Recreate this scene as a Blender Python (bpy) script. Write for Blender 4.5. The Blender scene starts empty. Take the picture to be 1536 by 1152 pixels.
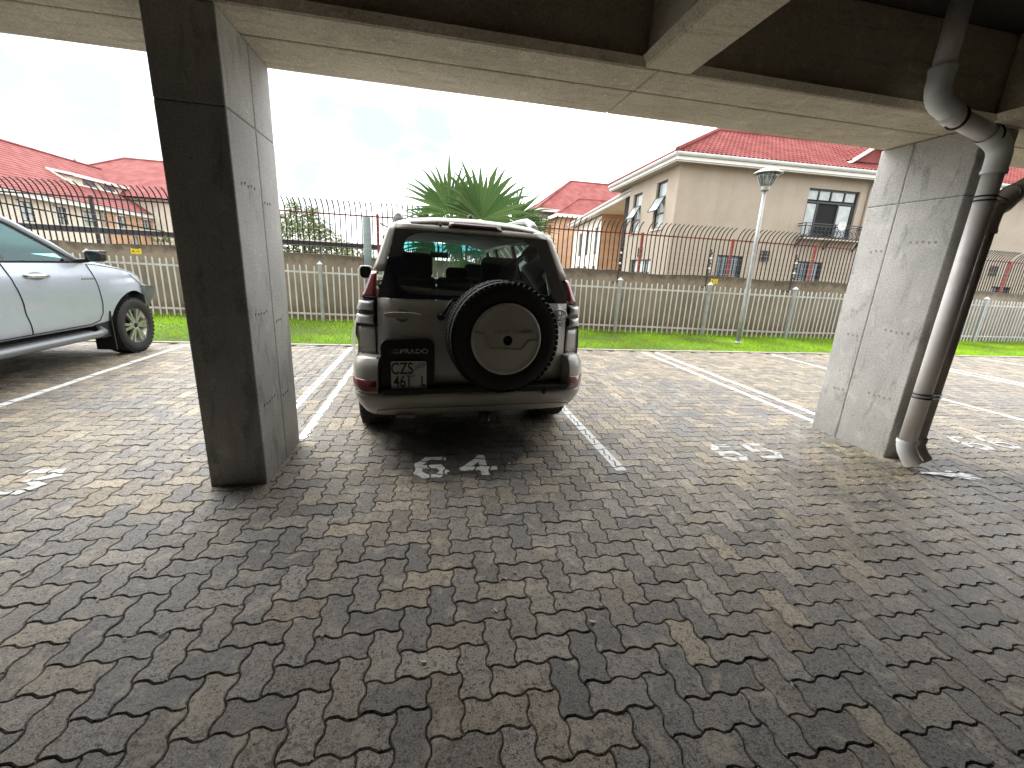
import bpy, bmesh, math, random
import numpy as np
from mathutils import Vector, Matrix
random.seed(7)
rng = np.random.default_rng(7)
scene = bpy.context.scene
COL = scene.collection
R = math.radians
pi = math.pi

# ------------------------------------------------------------------ materials
def _nt(name):
    m = bpy.data.materials.new(name); m.use_nodes = True
    nt = m.node_tree
    return m, nt, nt.nodes['Principled BSDF']

def c4(c):
    return (c[0], c[1], c[2], 1.0)

def noise(nt, vec, scale, detail=4, rough=.55, dist=0):
    n = nt.nodes.new('ShaderNodeTexNoise'); n.inputs['Scale'].default_value = scale
    n.inputs['Detail'].default_value = detail; n.inputs['Roughness'].default_value = rough
    n.inputs['Distortion'].default_value = dist
    if vec is not None: nt.links.new(vec, n.inputs['Vector'])
    return n.outputs['Fac']

def ramp(nt, fac, a, b):
    r = nt.nodes.new('ShaderNodeMapRange'); r.inputs['From Min'].default_value = a; r.inputs['From Max'].default_value = b
    r.interpolation_type = 'SMOOTHSTEP'
    nt.links.new(fac, r.inputs['Value'])
    return r.outputs['Result']

def mix(nt, fac, a, b, mode='MIX'):
    n = nt.nodes.new('ShaderNodeMix'); n.data_type = 'RGBA'; n.blend_type = mode
    for s, v in ((n.inputs[0], fac), (n.inputs[6], a), (n.inputs[7], b)):
        if hasattr(v, 'links'): nt.links.new(v, s)
        elif isinstance(v, (int, float)): s.default_value = v
        else: s.default_value = c4(v)
    return n.outputs[2]

def mth(nt, op, a, b=0.0):
    n = nt.nodes.new('ShaderNodeMath'); n.operation = op
    for s, v in ((n.inputs[0], a), (n.inputs[1], b)):
        if hasattr(v, 'links'): nt.links.new(v, s)
        else: s.default_value = v
    return n.outputs[0]

def coords(nt, kind='Object', scale=None):
    t = nt.nodes.new('ShaderNodeTexCoord')
    o = t.outputs[kind]
    if scale:
        mp = nt.nodes.new('ShaderNodeMapping'); mp.inputs['Scale'].default_value = scale
        nt.links.new(o, mp.inputs['Vector']); o = mp.outputs[0]
    return o

def bump(nt, b, h, strength=.3, dist=.01):
    n = nt.nodes.new('ShaderNodeBump'); n.inputs['Strength'].default_value = strength; n.inputs['Distance'].default_value = dist
    nt.links.new(h, n.inputs['Height']); nt.links.new(n.outputs[0], b.inputs['Normal'])

def mat(name, col, rough=.5, metal=0, var=0, vscale=6, bmp=0, bscale=60, coat=0, dirt=None, spec=None):
    m, nt, b = _nt(name)
    b.inputs['Base Color'].default_value = c4(col); b.inputs['Roughness'].default_value = rough
    b.inputs['Metallic'].default_value = metal
    if spec is not None: b.inputs['Specular IOR Level'].default_value = spec
    if coat: b.inputs['Coat Weight'].default_value = coat; b.inputs['Coat Roughness'].default_value = .06
    if var or dirt:
        v = coords(nt)
        f = ramp(nt, noise(nt, v, vscale, 5), .3, .7)
        lo = [x * (1 - var) for x in col]; hi = [min(1, x * (1 + var)) for x in col]
        o = mix(nt, f, lo, hi)
        if dirt:
            o = mix(nt, mth(nt, 'MULTIPLY', ramp(nt, noise(nt, v, vscale * .6, 7, .7), .5, .75), dirt[1]), o, dirt[0])
        nt.links.new(o, b.inputs['Base Color'])
        nt.links.new(mth(nt, 'ADD', mth(nt, 'MULTIPLY', f, .15), rough - .07), b.inputs['Roughness'])
    if bmp:
        bump(nt, b, noise(nt, coords(nt), bscale, 6), bmp, .01)
    return m

def glass(name, tint, refl_rough=.02, base=.04, refl=(.9, .95, 1)):
    # thin pane: lets light through with a tint, mirrors by Fresnel
    m, nt, b = _nt(name); nt.nodes.remove(b)
    out = nt.nodes['Material Output']
    tr = nt.nodes.new('ShaderNodeBsdfTransparent'); tr.inputs[0].default_value = c4(tint)
    gl = nt.nodes.new('ShaderNodeBsdfGlossy'); gl.inputs['Roughness'].default_value = refl_rough
    gl.inputs['Color'].default_value = c4(refl)
    fr = nt.nodes.new('ShaderNodeFresnel'); fr.inputs['IOR'].default_value = 1.5
    ms = nt.nodes.new('ShaderNodeMixShader')
    nt.links.new(mth(nt, 'ADD', fr.outputs[0], base - .04), ms.inputs[0])
    nt.links.new(tr.outputs[0], ms.inputs[1]); nt.links.new(gl.outputs[0], ms.inputs[2])
    nt.links.new(ms.outputs[0], out.inputs[0])
    return m

def concrete(name, a, b_, stain=(.05, .045, .04), grain=(9, 9, 9), amt=.8, pits=.5, fleck=0):
    m, nt, b = _nt(name)
    v = coords(nt); vs = coords(nt, 'Object', grain)
    big = ramp(nt, noise(nt, v, 1.6, 6, .62), .32, .68)
    o = mix(nt, big, a, b_)
    streak = ramp(nt, noise(nt, vs, 1.0, 6, .68, .6), .52, .68)
    o = mix(nt, mth(nt, 'MULTIPLY', streak, amt * .7), o, stain)
    light = ramp(nt, noise(nt, v, 6.0, 7, .7, .6), .54, .66)
    o = mix(nt, mth(nt, 'MULTIPLY', light, .35), o, [min(1, x * 1.45) for x in b_])
    fine = noise(nt, v, 85, 4, .7)
    o = mix(nt, .30, o, mix(nt, ramp(nt, fine, .35, .65), [x * .55 for x in a], [min(1, x * 1.4) for x in b_]))
    if fleck:      # print of chip-board shuttering
        n1 = noise(nt, v, 17, 3, .6, 2.2); band = mth(nt, 'SUBTRACT', 1.0, ramp(nt, mth(nt, 'ABSOLUTE', mth(nt, 'SUBTRACT', n1, .5)), .0, .018))
        fl = mth(nt, 'MULTIPLY', band, ramp(nt, noise(nt, v, 26, 2, .5), .5, .6))
        o = mix(nt, mth(nt, 'MULTIPLY', fl, .75), o, [x * .28 for x in a])
        o = mix(nt, mth(nt, 'MULTIPLY', ramp(nt, noise(nt, v, 21, 4, .6, 1.5), .60, .68), .5), o, [min(1, x * 1.35) for x in b_])
    # blow holes
    vo = nt.nodes.new('ShaderNodeTexVoronoi'); vo.inputs['Scale'].default_value = 13; nt.links.new(v, vo.inputs['Vector'])
    hole = mth(nt, 'MULTIPLY', mth(nt, 'LESS_THAN', vo.outputs['Distance'], .085), ramp(nt, noise(nt, v, 3.1, 2), .47, .6))
    o = mix(nt, mth(nt, 'MULTIPLY', hole, pits), o, (.03, .028, .025))
    sx = nt.nodes.new('ShaderNodeSeparateXYZ'); nt.links.new(v, sx.inputs[0])
    foot = ramp(nt, mth(nt, 'ADD', sx.outputs[2], mth(nt, 'MULTIPLY', noise(nt, v, 7, 6, .7), .5)), .52, .22)       # splash marks at the foot
    o = mix(nt, mth(nt, 'MULTIPLY', foot, .22), o, (.10, .085, .06))
    vd = coords(nt, 'Object', (5, 5, .35)); drip = ramp(nt, noise(nt, vd, 1.6, 5, .6, .2), .57, .70)
    o = mix(nt, mth(nt, 'MULTIPLY', drip, .14), o, [x * .4 for x in a])
    nt.links.new(o, b.inputs['Base Color'])
    b.inputs['Roughness'].default_value = .82
    h = mth(nt, 'SUBTRACT', mth(nt, 'ADD', mth(nt, 'MULTIPLY', fine, .3), noise(nt, vs, 1.3, 5)), mth(nt, 'MULTIPLY', hole, .9))
    bump(nt, b, h, .2, .006)
    return m

# ------------------------------------------------------------------ mesh builder
class MB:
    def __init__(s): s.v = []; s.f = []; s.smooth = []
    def add(s, vs, fs, smooth=False):
        n = len(s.v); s.v += [tuple(p) for p in vs]; s.f += [tuple(i + n for i in f) for f in fs]; s.smooth += [smooth] * len(fs)
        return s
    def box(s, x0, x1, y0, y1, z0, z1):
        vs = [(x, y, z) for x in (x0, x1) for y in (y0, y1) for z in (z0, z1)]
        return s.add(vs, [(0, 1, 3, 2), (4, 6, 7, 5), (0, 4, 5, 1), (2, 3, 7, 6), (0, 2, 6, 4), (1, 5, 7, 3)])
    def obox(s, c, ax, ay, az):
        c, ax, ay, az = map(Vector, (c, ax, ay, az))
        vs = [c + ax * i + ay * j + az * k for i in (-1, 1) for j in (-1, 1) for k in (-1, 1)]
        return s.add(vs, [(0, 1, 3, 2), (4, 6, 7, 5), (0, 4, 5, 1), (2, 3, 7, 6), (0, 2, 6, 4), (1, 5, 7, 3)])
    def bar(s, p, q, w, h, up=(0, 0, 1)):
        p, q = Vector(p), Vector(q); d = (q - p); a = d.normalized(); u = Vector(up)
        if abs(a.dot(u)) > .98: u = Vector((0, 1, 0))
        sx = a.cross(u).normalized(); sz = sx.cross(a)
        return s.obox((p + q) / 2, d / 2, sx * w / 2, sz * h / 2)
    def prism(s, pts, vec):
        # pts: planar polygon (3-D), extruded by vec
        n = len(pts); pts = [Vector(p) for p in pts]; vec = Vector(vec)
        vs = pts + [p + vec for p in pts]
        fs = [tuple(range(n))[::-1], tuple(range(n, 2 * n))] + [(i, (i + 1) % n, n + (i + 1) % n, n + i) for i in range(n)]
        return s.add(vs, fs)
    def tube(s, pts, r, n=10, cap=True, smooth=True):
        pts = [Vector(p) for p in pts]; rs = r if isinstance(r, (list, tuple)) else [r] * len(pts)
        vs = []; fs = []; prev = None
        for i, p in enumerate(pts):
            d = (pts[min(i + 1, len(pts) - 1)] - pts[max(i - 1, 0)]).normalized()
            if prev is None:
                u = d.cross(Vector((0, 0, 1)));
                if u.length < .05: u = d.cross(Vector((1, 0, 0)))
            else: u = prev - d * prev.dot(d)
            u.normalize(); prev = u; w = d.cross(u)
            vs += [p + (u * math.cos(2 * pi * k / n) + w * math.sin(2 * pi * k / n)) * rs[i] for k in range(n)]
        for i in range(len(pts) - 1):
            for k in range(n):
                a = i * n + k; b = i * n + (k + 1) % n
                fs.append((a, b, b + n, a + n))
        s.add(vs, fs, smooth)
        if cap:
            m = len(s.v) - len(vs)
            s.f.append(tuple(m + k for k in range(n))[::-1]); s.f.append(tuple(m + len(vs) - n + k for k in range(n))); s.smooth += [False, False]
        return s
    def lathe(s, prof, c=(0, 0, 0), axis='z', n=32, smooth=True):
        # prof: list of (radius, height)
        vs = []; fs = []
        for r, h in prof:
            for k in range(n):
                a = 2 * pi * k / n; x, y = r * math.cos(a), r * math.sin(a)
                p = {'z': (x, y, h), 'y': (x, h, y), 'x': (h, x, y)}[axis]
                vs.append((p[0] + c[0], p[1] + c[1], p[2] + c[2]))
        for i in range(len(prof) - 1):
            for k in range(n):
                a = i * n + k; b = i * n + (k + 1) % n
                fs.append((a, b, b + n, a + n))
        return s.add(vs, fs, smooth)
    def grid(s, rows, smooth=True, closed=False):
        # rows: list of equal-length point lists
        n = len(rows[0]); vs = [p for r in rows for p in r]; fs = []
        for i in range(len(rows) - 1):
            for k in range(n if closed else n - 1):
                a = i * n + k; b = i * n + (k + 1) % n
                fs.append((a, b, b + n, a + n))
        return s.add(vs, fs, smooth)
    def slab(s, rows, t, smooth=True):
        # a grid given thickness t along -vertex normal of the grid
        n = len(rows[0]); m = len(rows)
        P = [[Vector(p) for p in r] for r in rows]
        N = []
        for i in range(m):
            for k in range(n):
                du = P[min(i + 1, m - 1)][k] - P[max(i - 1, 0)][k]; dv = P[i][min(k + 1, n - 1)] - P[i][max(k - 1, 0)]
                N.append(du.cross(dv).normalized())
        top = [p for r in P for p in r]; bot = [p - nn * t for p, nn in zip(top, N)]
        fs = []; o = len(top)
        for i in range(m - 1):
            for k in range(n - 1):
                a = i * n + k
                fs.append((a, a + n, a + n + 1, a + 1)); fs.append((o + a, o + a + 1, o + a + n + 1, o + a + n))
        sm = [smooth] * len(fs)
        edge = [i * n for i in range(m)] + [(m - 1) * n + k for k in range(1, n)] + [i * n + n - 1 for i in range(m - 2, -1, -1)] + [k for k in range(n - 2, 0, -1)]
        for a, b in zip(edge, edge[1:] + edge[:1]):
            fs.append((a, o + a, o + b, b)); sm.append(False)
        k0 = len(s.v); s.v += [tuple(p) for p in top + bot]; s.f += [tuple(i + k0 for i in f) for f in fs]; s.smooth += sm
        return s
    def build(s, name, m, parent=None, bevel=0, seg=2, auto=None):
        me = bpy.data.meshes.new(name); me.from_pydata(s.v, [], s.f); me.update()
        if any(s.smooth): me.polygons.foreach_set('use_smooth', s.smooth)
        bm = bmesh.new(); bm.from_mesh(me); bmesh.ops.recalc_face_normals(bm, faces=bm.faces); bm.to_mesh(me); bm.free()
        me.materials.append(m)
        o = bpy.data.objects.new(name, me); COL.objects.link(o)
        if parent: o.parent = parent
        if bevel:
            bv = o.modifiers.new('bevel', 'BEVEL'); bv.width = bevel; bv.segments = seg; bv.limit_method = 'ANGLE'; bv.angle_limit = R(35)
            bv.harden_normals = False
        return o

def tag(o, label=None, cat=None, group=None, kind=None):
    if label: o['label'] = label
    if cat: o['category'] = cat
    if group: o['group'] = group
    if kind: o['kind'] = kind
    return o

def thing(name, label, cat, loc=(0, 0, 0), rz=0, group=None):
    o = bpy.data.objects.new(name, None); COL.objects.link(o)
    o.empty_display_size = .2
    o.location = loc; o.rotation_euler = (0, 0, rz)
    return tag(o, label, cat, group)

def children(o): return list(o.children)
def dup(o, parent=None):
    c = o.copy(); COL.objects.link(c); c.parent = parent
    for ch in children(o): dup(ch, c)
    return c

def text(body, name, size, m, parent, M, ext=.0015, sx=1.0, shear=0, bold=0):
    cu = bpy.data.curves.new('t', 'FONT'); cu.body = body; cu.size = size; cu.extrude = ext; cu.align_x = 'CENTER'; cu.align_y = 'CENTER'
    cu.shear = shear; cu.offset = bold
    o = bpy.data.objects.new('t', cu); COL.objects.link(o)
    bpy.context.view_layer.update()
    me = bpy.data.meshes.new_from_object(o.evaluated_get(bpy.context.evaluated_depsgraph_get()))
    bpy.data.objects.remove(o); bpy.data.curves.remove(cu)
    me.transform(Matrix.Diagonal((sx, 1, 1, 1))); me.transform(M)
    me.materials.clear(); me.materials.append(m); me.name = name
    o = bpy.data.objects.new(name, me); COL.objects.link(o); o.parent = parent
    return o

def arc(c, r, a0, a1, n, ax=(1, 0, 0), ay=(0, 0, 1)):
    c, ax, ay = Vector(c), Vector(ax), Vector(ay)
    return [c + ax * r * math.cos(R(a0 + (a1 - a0) * i / n)) + ay * r * math.sin(R(a0 + (a1 - a0) * i / n)) for i in range(n + 1)]

def rrect(x0, x1, z0, z1, r, n=5):
    out = []
    for cx, cz, a in ((x1 - r, z1 - r, 0), (x0 + r, z1 - r, 90), (x0 + r, z0 + r, 180), (x1 - r, z0 + r, 270)):
        for i in range(n + 1):
            t = R(a + 90 * i / n); out.append((cx + r * math.cos(t), cz + r * math.sin(t)))
    return out
# ================================================================== GROUND
U = .108                       # paver module (block = 2 x 1 modules)
def wave(n):
    return [(0, 0), (.13, 1), (.37, 1), (.63, -1), (.87, -1)] if n == 5 else [(0, 0), (.25, 1), (.75, -1)]
def block_outline(horiz, n):
    # walk round a 2x1 (or 1x2) block in module units; every lattice edge carries the same zig-zag
    a = .075; w = wave(n)
    W, Hh = (2, 1) if horiz else (1, 2)
    pts = []
    for i in range(W): pts += [(i + t, o * a) for t, o in w]
    for j in range(Hh): pts += [(W - o * a, j + t) for t, o in w]
    rev = w[1:][::-1]
    for i in range(W - 1, -1, -1): pts += [(i + 1, Hh)] + [(i + t, Hh + o * a) for t, o in rev]
    for j in range(Hh - 1, -1, -1): pts += [(0, j + 1)] + [(-o * a, j + t) for t, o in rev]
    return np.array(pts) * U
def inset(P, d):
    nx = np.roll(P, -1, 0) - P; pv = P - np.roll(P, 1, 0)
    e1 = nx / np.linalg.norm(nx, axis=1)[:, None]; e0 = pv / np.linalg.norm(pv, axis=1)[:, None]
    n1 = np.stack([-e1[:, 1], e1[:, 0]], 1); n0 = np.stack([-e0[:, 1], e0[:, 0]], 1)
    m = n0 + n1; m /= np.linalg.norm(m, axis=1)[:, None]
    return P + m * (d / np.maximum(.5, (m * n1).sum(1)))[:, None]

OUT = {(h, n): block_outline(h, n) for h in (True, False) for n in (5, 3)}
RING = {k: (inset(P, .0052), inset(P, .0015)) for k, P in OUT.items()}

def vnoise(seed, cell):
    g = np.random.default_rng(seed).random((90, 90))
    def f(x, y):
        x, y = x / cell + 40, y / cell + 20; i, j = int(x) % 88, int(y) % 88; u, v = x - int(x), y - int(y)
        u, v = u * u * (3 - 2 * u), v * v * (3 - 2 * v)
        return (g[i, j] * (1 - u) + g[i + 1, j] * u) * (1 - v) + (g[i, j + 1] * (1 - u) + g[i + 1, j + 1] * u) * v
    return f
patchA, patchB, patchC = vnoise(3, .9), vnoise(5, .45), vnoise(9, 1.6)
PALETTE = [(.36, .31, .225), (.31, .265, .195), (.25, .215, .165), (.19, .175, .155), (.145, .14, .14), (.17, .175, .19), (.21, .20, .19), (.38, .325, .235), (.11, .105, .105), (.25, .195, .135)]
TILES = []                     # (polygon in metres, z top, plane tilt)
def make_paving():
    V, F, T = [], [], []; nv = 0
    for j in range(-4, 71):
        for i in range(-90, 165):
            m = (i - j) % 4
            if m not in (0, 2): continue
            horiz = m == 0
            x0, y0 = i * U, (j if horiz else j - 1) * U
            cx, cy = x0 + (U if horiz else U / 2), y0 + (U / 2 if horiz else U)
            if cy > 7.44 or cy < -.3: continue
            if not (-.81 * cy - 2.2 < cx < 1.95 * cy + 2.6): continue
            n = 5 if cy < 3.6 and -3 < cx < 5.5 else 3
            top, mid = RING[(horiz, n)]
            k = len(top); off = np.array([x0, y0])
            dz = rng.normal(0, .0011); tx, ty = rng.normal(0, .007, 2)
            def z(P, h): return h + dz + P[:, 0] * tx + P[:, 1] * ty - .1 * (tx + ty)
            A, B = top + off, mid + off
            TILES.append((A, dz - .1 * (tx + ty), tx, ty, off))
            V.append(np.column_stack([A, z(top, 0)])); V.append(np.column_stack([B, z(mid, -.0055)])); V.append(np.column_stack([B, z(mid, -.03)]))
            F.append(tuple(range(nv, nv + k)))
            for q in range(k):
                r = (q + 1) % k
                F.append((nv + q, nv + k + q, nv + k + r, nv + r)); F.append((nv + k + q, nv + 2 * k + q, nv + 2 * k + r, nv + k + r))
            # tone of the block: clustered palette
            s = patchA(cx, cy) * .55 + patchB(cx, cy) * .35 + rng.random() * .75 - .28
            c = np.array(PALETTE[int(rng.integers(0, 10))]) * .55 + np.array(PALETTE[min(9, max(0, int((1 - s) * 6)))]) * .45
            c = c.mean() * .2 + c * .8; c = c * rng.uniform(.72, 1.27) * np.array((1.36, 1.285, 1.16))
            if patchC(cx, cy) > .72 and rng.random() < .55: c = c * .45 + np.array((.17, .18, .20)) * .62
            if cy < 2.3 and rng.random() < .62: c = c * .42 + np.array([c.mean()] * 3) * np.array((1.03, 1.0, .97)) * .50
            T.append((c, 3 * k)); nv += 3 * k
    V = np.concatenate(V)
    me = bpy.data.meshes.new('paving'); me.from_pydata(V.tolist(), [], F); me.update()
    at = me.attributes.new('tone', 'FLOAT_COLOR', 'POINT')
    cols = np.concatenate([np.tile(np.append(c, 1.0), (k, 1)) for c, k in T]).astype(np.float32)
    at.data.foreach_set('color', cols.ravel())
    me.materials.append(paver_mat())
    o = bpy.data.objects.new('paving', me); COL.objects.link(o)
    return tag(o, kind='structure')

def paver_mat():
    m, nt, b = _nt('interlocking paver')
    a = nt.nodes.new('ShaderNodeAttribute'); a.attribute_name = 'tone'
    v = coords(nt)
    sp = noise(nt, v, 170, 3, .8); mid = noise(nt, v, 26, 5, .65); big = noise(nt, v, 2.2, 4, .6)
    o = mix(nt, ramp(nt, sp, .40, .56), mix(nt, .62, a.outputs['Color'], (.02, .02, .02)), mix(nt, .16, a.outputs['Color'], (.62, .58, .5)))
    o = mix(nt, mth(nt, 'MULTIPLY', ramp(nt, noise(nt, v, 62, 2, .6), .57, .64), .8), o, (.02, .018, .017))
    bloom = mth(nt, 'MULTIPLY', ramp(nt, noise(nt, v, 8, 4, .6, .4), .53, .64), mth(nt, 'ADD', .35, mth(nt, 'MULTIPLY', ramp(nt, noise(nt, v, 45, 4, .7), .4, .6), .6)))
    o = mix(nt, mth(nt, 'MULTIPLY', bloom, .72), o, (.47, .42, .32))       # pale bloom
    o = mix(nt, mth(nt, 'MULTIPLY', ramp(nt, mid, .47, .38), .5), o, (.07, .065, .06))        # dark blotches
    # wet, mossy tongue running from the downpipe outlet, and oil mixed with painted car shade below the parked wagon
    sx = nt.nodes.new('ShaderNodeSeparateXYZ'); nt.links.new(v, sx.inputs[0]); X, Y = sx.outputs[0], sx.outputs[1]
    def blob(cx, cy, rx, ry, soft, wob):
        d = mth(nt, 'ADD', mth(nt, 'POWER', mth(nt, 'ABSOLUTE', mth(nt, 'DIVIDE', mth(nt, 'SUBTRACT', X, cx), rx)), 2.0), mth(nt, 'POWER', mth(nt, 'ABSOLUTE', mth(nt, 'DIVIDE', mth(nt, 'SUBTRACT', Y, cy), ry)), 2.0))
        d = mth(nt, 'ADD', d, mth(nt, 'MULTIPLY', mth(nt, 'SUBTRACT', noise(nt, v, 4.5, 5, .65), .5), wob))
        return ramp(nt, d, 1.0, soft)
    wet = mth(nt, 'MAXIMUM', blob(3.45, 2.25, 1.05, .52, .35, 1.6), blob(2.9, 1.5, 1.0, .5, .2, 2.4))
    o = mix(nt, mth(nt, 'MULTIPLY', wet, .42), o, mix(nt, 1.0, o, (.42, .38, .30), 'MULTIPLY'))
    moss = mth(nt, 'MULTIPLY', blob(3.62, 2.82, .26, .34, .2, 2.6), ramp(nt, noise(nt, v, 16, 5, .7), .44, .6))
    moss2 = mth(nt, 'MULTIPLY', blob(4.1, 2.25, .55, .3, .2, 2.2), ramp(nt, noise(nt, v, 12, 5, .7), .5, .64))
    o = mix(nt, mth(nt, 'MULTIPLY', mth(nt, 'MAXIMUM', moss, moss2), .7), o, (.075, .09, .022))
    oil_shade = mth(nt, 'MULTIPLY', blob(.25, 3.15, .7, .75, .3, 1.6), .88)  # oil stain deepened with the wagon's shadow painted in
    o = mix(nt, oil_shade, o, (.022, .02, .018))
    damp_shade = mth(nt, 'MULTIPLY', ramp(nt, mth(nt, 'ADD', Y, mth(nt, 'MULTIPLY', big, 1.6)), 3.2, 1.9), .45)  # damp sheen plus under-roof shade painted darker towards the camera
    o = mix(nt, damp_shade, o, mix(nt, 1.0, o, (.62, .6, .58), 'MULTIPLY'))
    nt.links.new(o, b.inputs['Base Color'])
    rr = mth(nt, 'SUBTRACT', mth(nt, 'ADD', .36, mth(nt, 'MULTIPLY', mid, .3)), mth(nt, 'MULTIPLY', mth(nt, 'MAXIMUM', wet, mth(nt, 'MULTIPLY', damp_shade, .5)), .26))
    nt.links.new(rr, b.inputs['Roughness'])
    bump(nt, b, mth(nt, 'ADD', mth(nt, 'MULTIPLY', sp, .9), mid), .8, .005)
    return m

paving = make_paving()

def clip(poly, quad):
    out = [tuple(p) for p in poly]
    n = len(quad)
    for i in range(n):
        ax, ay = quad[i]; bx, by = quad[(i + 1) % n]; inp = out; out = []
        side = lambda p: (bx - ax) * (p[1] - ay) - (by - ay) * (p[0] - ax)
        for q in range(len(inp)):
            p0, p1 = inp[q - 1], inp[q]; s0, s1 = side(p0), side(p1)
            if (s0 >= 0) != (s1 >= 0):
                t = s0 / (s0 - s1); out.append((p0[0] + (p1[0] - p0[0]) * t, p0[1] + (p1[1] - p0[1]) * t))
            if s1 >= 0: out.append(p1)
        if len(out) < 3: return []
    return out

def painted(quads, name, m, label=None):
    if name == 'bay_number': m = PAINTN
    mb = MB()
    xs = [p[0] for q in quads for p in q]; ys = [p[1] for q in quads for p in q]
    x0, x1, y0, y1 = min(xs) - .25, max(xs) + .25, min(ys) - .25, max(ys) + .25
    for A, dz, tx, ty, off in TILES:
        if not (x0 < off[0] < x1 and y0 < off[1] < y1): continue
        for lvl, q in enumerate(quads):
            c = clip(A, q)
            if len(c) >= 3:
                mb.add([(x, y, .0009 + lvl * .0003 + dz + (x - off[0]) * tx + (y - off[1]) * ty) for x, y in c], [tuple(range(len(c)))])
    o = mb.build(name, m, paving)
    return tag(o, label)

def paint_mat(col=(.74, .75, .74), lo=.56):
    m, nt, b = _nt('worn road paint')
    v = coords(nt); n1 = noise(nt, v, 18, 6, .7); n2 = noise(nt, v, 150, 3, .7)
    w = ramp(nt, mth(nt, 'ADD', mth(nt, 'MULTIPLY', n1, .7), mth(nt, 'MULTIPLY', n2, .3)), lo, lo + .12)
    nt.links.new(mix(nt, mth(nt, 'MULTIPLY', w, .75), col, (.24, .22, .19)), b.inputs['Base Color'])
    b.inputs['Roughness'].default_value = .6
    bump(nt, b, n2, .3, .003)
    return m
PAINT = paint_mat(); PAINTN = paint_mat((.56, .57, .56), .5)
def rect(x0, x1, y0, y1): return [(x0, y0), (x1, y0), (x1, y1), (x0, y1)]
for x, ya, yb, w in ((-3.735, 2.7, 7.38, .08), (-1.285, 3.42, 7.35, .075), (-1.005, 3.4, 7.35, .075), (1.405, 2.64, 7.38, .085), (4.03, 3.5, 7.38, .085), (4.30, 3.55, 7.38, .085), (6.9, 3.2, 7.38, .085), (9.55, 3.6, 7.38, .08), (9.83, 3.6, 7.38, .08), (12.4, 4.8, 7.38, .08)):
    painted([rect(x - w / 2, x + w / 2, ya, yb)], 'bay_line', PAINT)

def stroke(p, q, w):
    p, q = Vector(p), Vector(q); d = (q - p).normalized() * w / 2; n = Vector((-d.y, d.x))
    return [tuple(p - d * .9 - n), tuple(q + d * .9 - n), tuple(q + d * .9 + n), tuple(p - d * .9 + n)]
GLYPH = {'6': [((.95, 1), (.4, 1)), ((.4, 1), (.08, .68)), ((.08, .68), (.08, .2)), ((.08, .2), (.3, 0)), ((.3, 0), (.75, 0)), ((.75, 0), (.98, .22)), ((.98, .22), (.8, .5)), ((.8, .5), (.12, .5))],
         '4': [((.72, 1), (0, .3)), ((0, .3), (1.08, .3)), ((.72, 0), (.72, 1))],
         '3': [((0, 1), (.8, 1)), ((.8, 1), (.95, .75)), ((.95, .75), (.5, .53)), ((.5, .53), (.98, .28)), ((.98, .28), (.75, 0)), ((.75, 0), (0, 0))],
         '5': [((.98, 1), (.1, 1)), ((.1, 1), (.05, .55)), ((.05, .55), (.75, .58)), ((.75, .58), (.98, .3)), ((.98, .3), (.7, 0)), ((.7, 0), (0, .03))]}
def number(s, x, y, w=.2, h=.27, adv=.33, sw=.055):
    qs = []
    for k, ch in enumerate(s):
        for (a, b), (c, d) in GLYPH[ch]:
            qs.append(stroke((x + k * adv + a * w, y + b * h), (x + k * adv + c * w, y + d * h), sw))
    painted(qs, 'bay_number', PAINT, 'bay number %s in worn white paint' % s)
number('63', -2.90, 2.68, adv=.41); number('64', -.09, 2.68, adv=.335); number('65', 2.38, 2.75, adv=.35); number('66', 5.06, 2.77, w=.22, adv=.34)

# jointing sand under the blocks, and the wider ground
sand = mat('joint sand', (.045, .038, .03), .95, var=.5, vscale=20, bmp=.4, bscale=120, dirt=((.05, .075, .015), .8))
o = MB().add([(-16, -9, -.0095), (26, -9, -.0095), (26, 7.5, -.0095), (-16, 7.5, -.0095)], [(0, 1, 2, 3)]).build('sand_bed', sand); tag(o, kind='structure')
earth = mat('earth', (.12, .10, .07), .95, var=.3, vscale=.6)
o = MB().add([(-300, -300, -.05), (300, -300, -.05), (300, 600, -.05), (-300, 600, -.05)], [(0, 1, 2, 3)]).build('ground', earth); tag(o, kind='structure')

# flush concrete edging between paving and lawn
kerbm = mat('edging concrete', (.36, .34, .30), .85, var=.2, vscale=5, bmp=.3)
kb = MB()
x = -9.5
while x < 21:
    kb.box(x, x + .985, 7.47, 7.565, -.045, .012 + rng.uniform(-.002, .002)); x += 1.0
o = kb.build('kerb', kerbm, bevel=.006); tag(o, kind='structure')

# crumbs of litter on the paving
lt = MB()
for k in range(70):
    y = rng.uniform(.9, 4.5); x = rng.uniform(-.7 * y - .5, 1.5 * y + .5); a = rng.uniform(0, pi); l, w_ = rng.uniform(.004, .012), rng.uniform(.002, .006)
    if -.6 < x < 1.3 and y > 3: continue
    lt.obox((x, y, .006), (l * math.cos(a), l * math.sin(a), .001), (-w_ * math.sin(a), w_ * math.cos(a), .001), (0, 0, .002))
o = lt.build('litter', mat('pale litter', (.5, .46, .38), .8, var=.5, vscale=3)); tag(o, 'tiny pale crumbs and dry leaf scraps scattered over the paving', 'litter', kind='stuff')

# fence line
FP = [(-16, 11.55), (-2.45, 10.62), (9.35, 9.66), (18.8, 10.12), (30, 10.6)]
def fy(x):
    for (xa, ya), (xb, yb) in zip(FP, FP[1:]):
        if x <= xb: return ya + (yb - ya) * (x - xa) / (xb - xa)
    return FP[-1][1]

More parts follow.
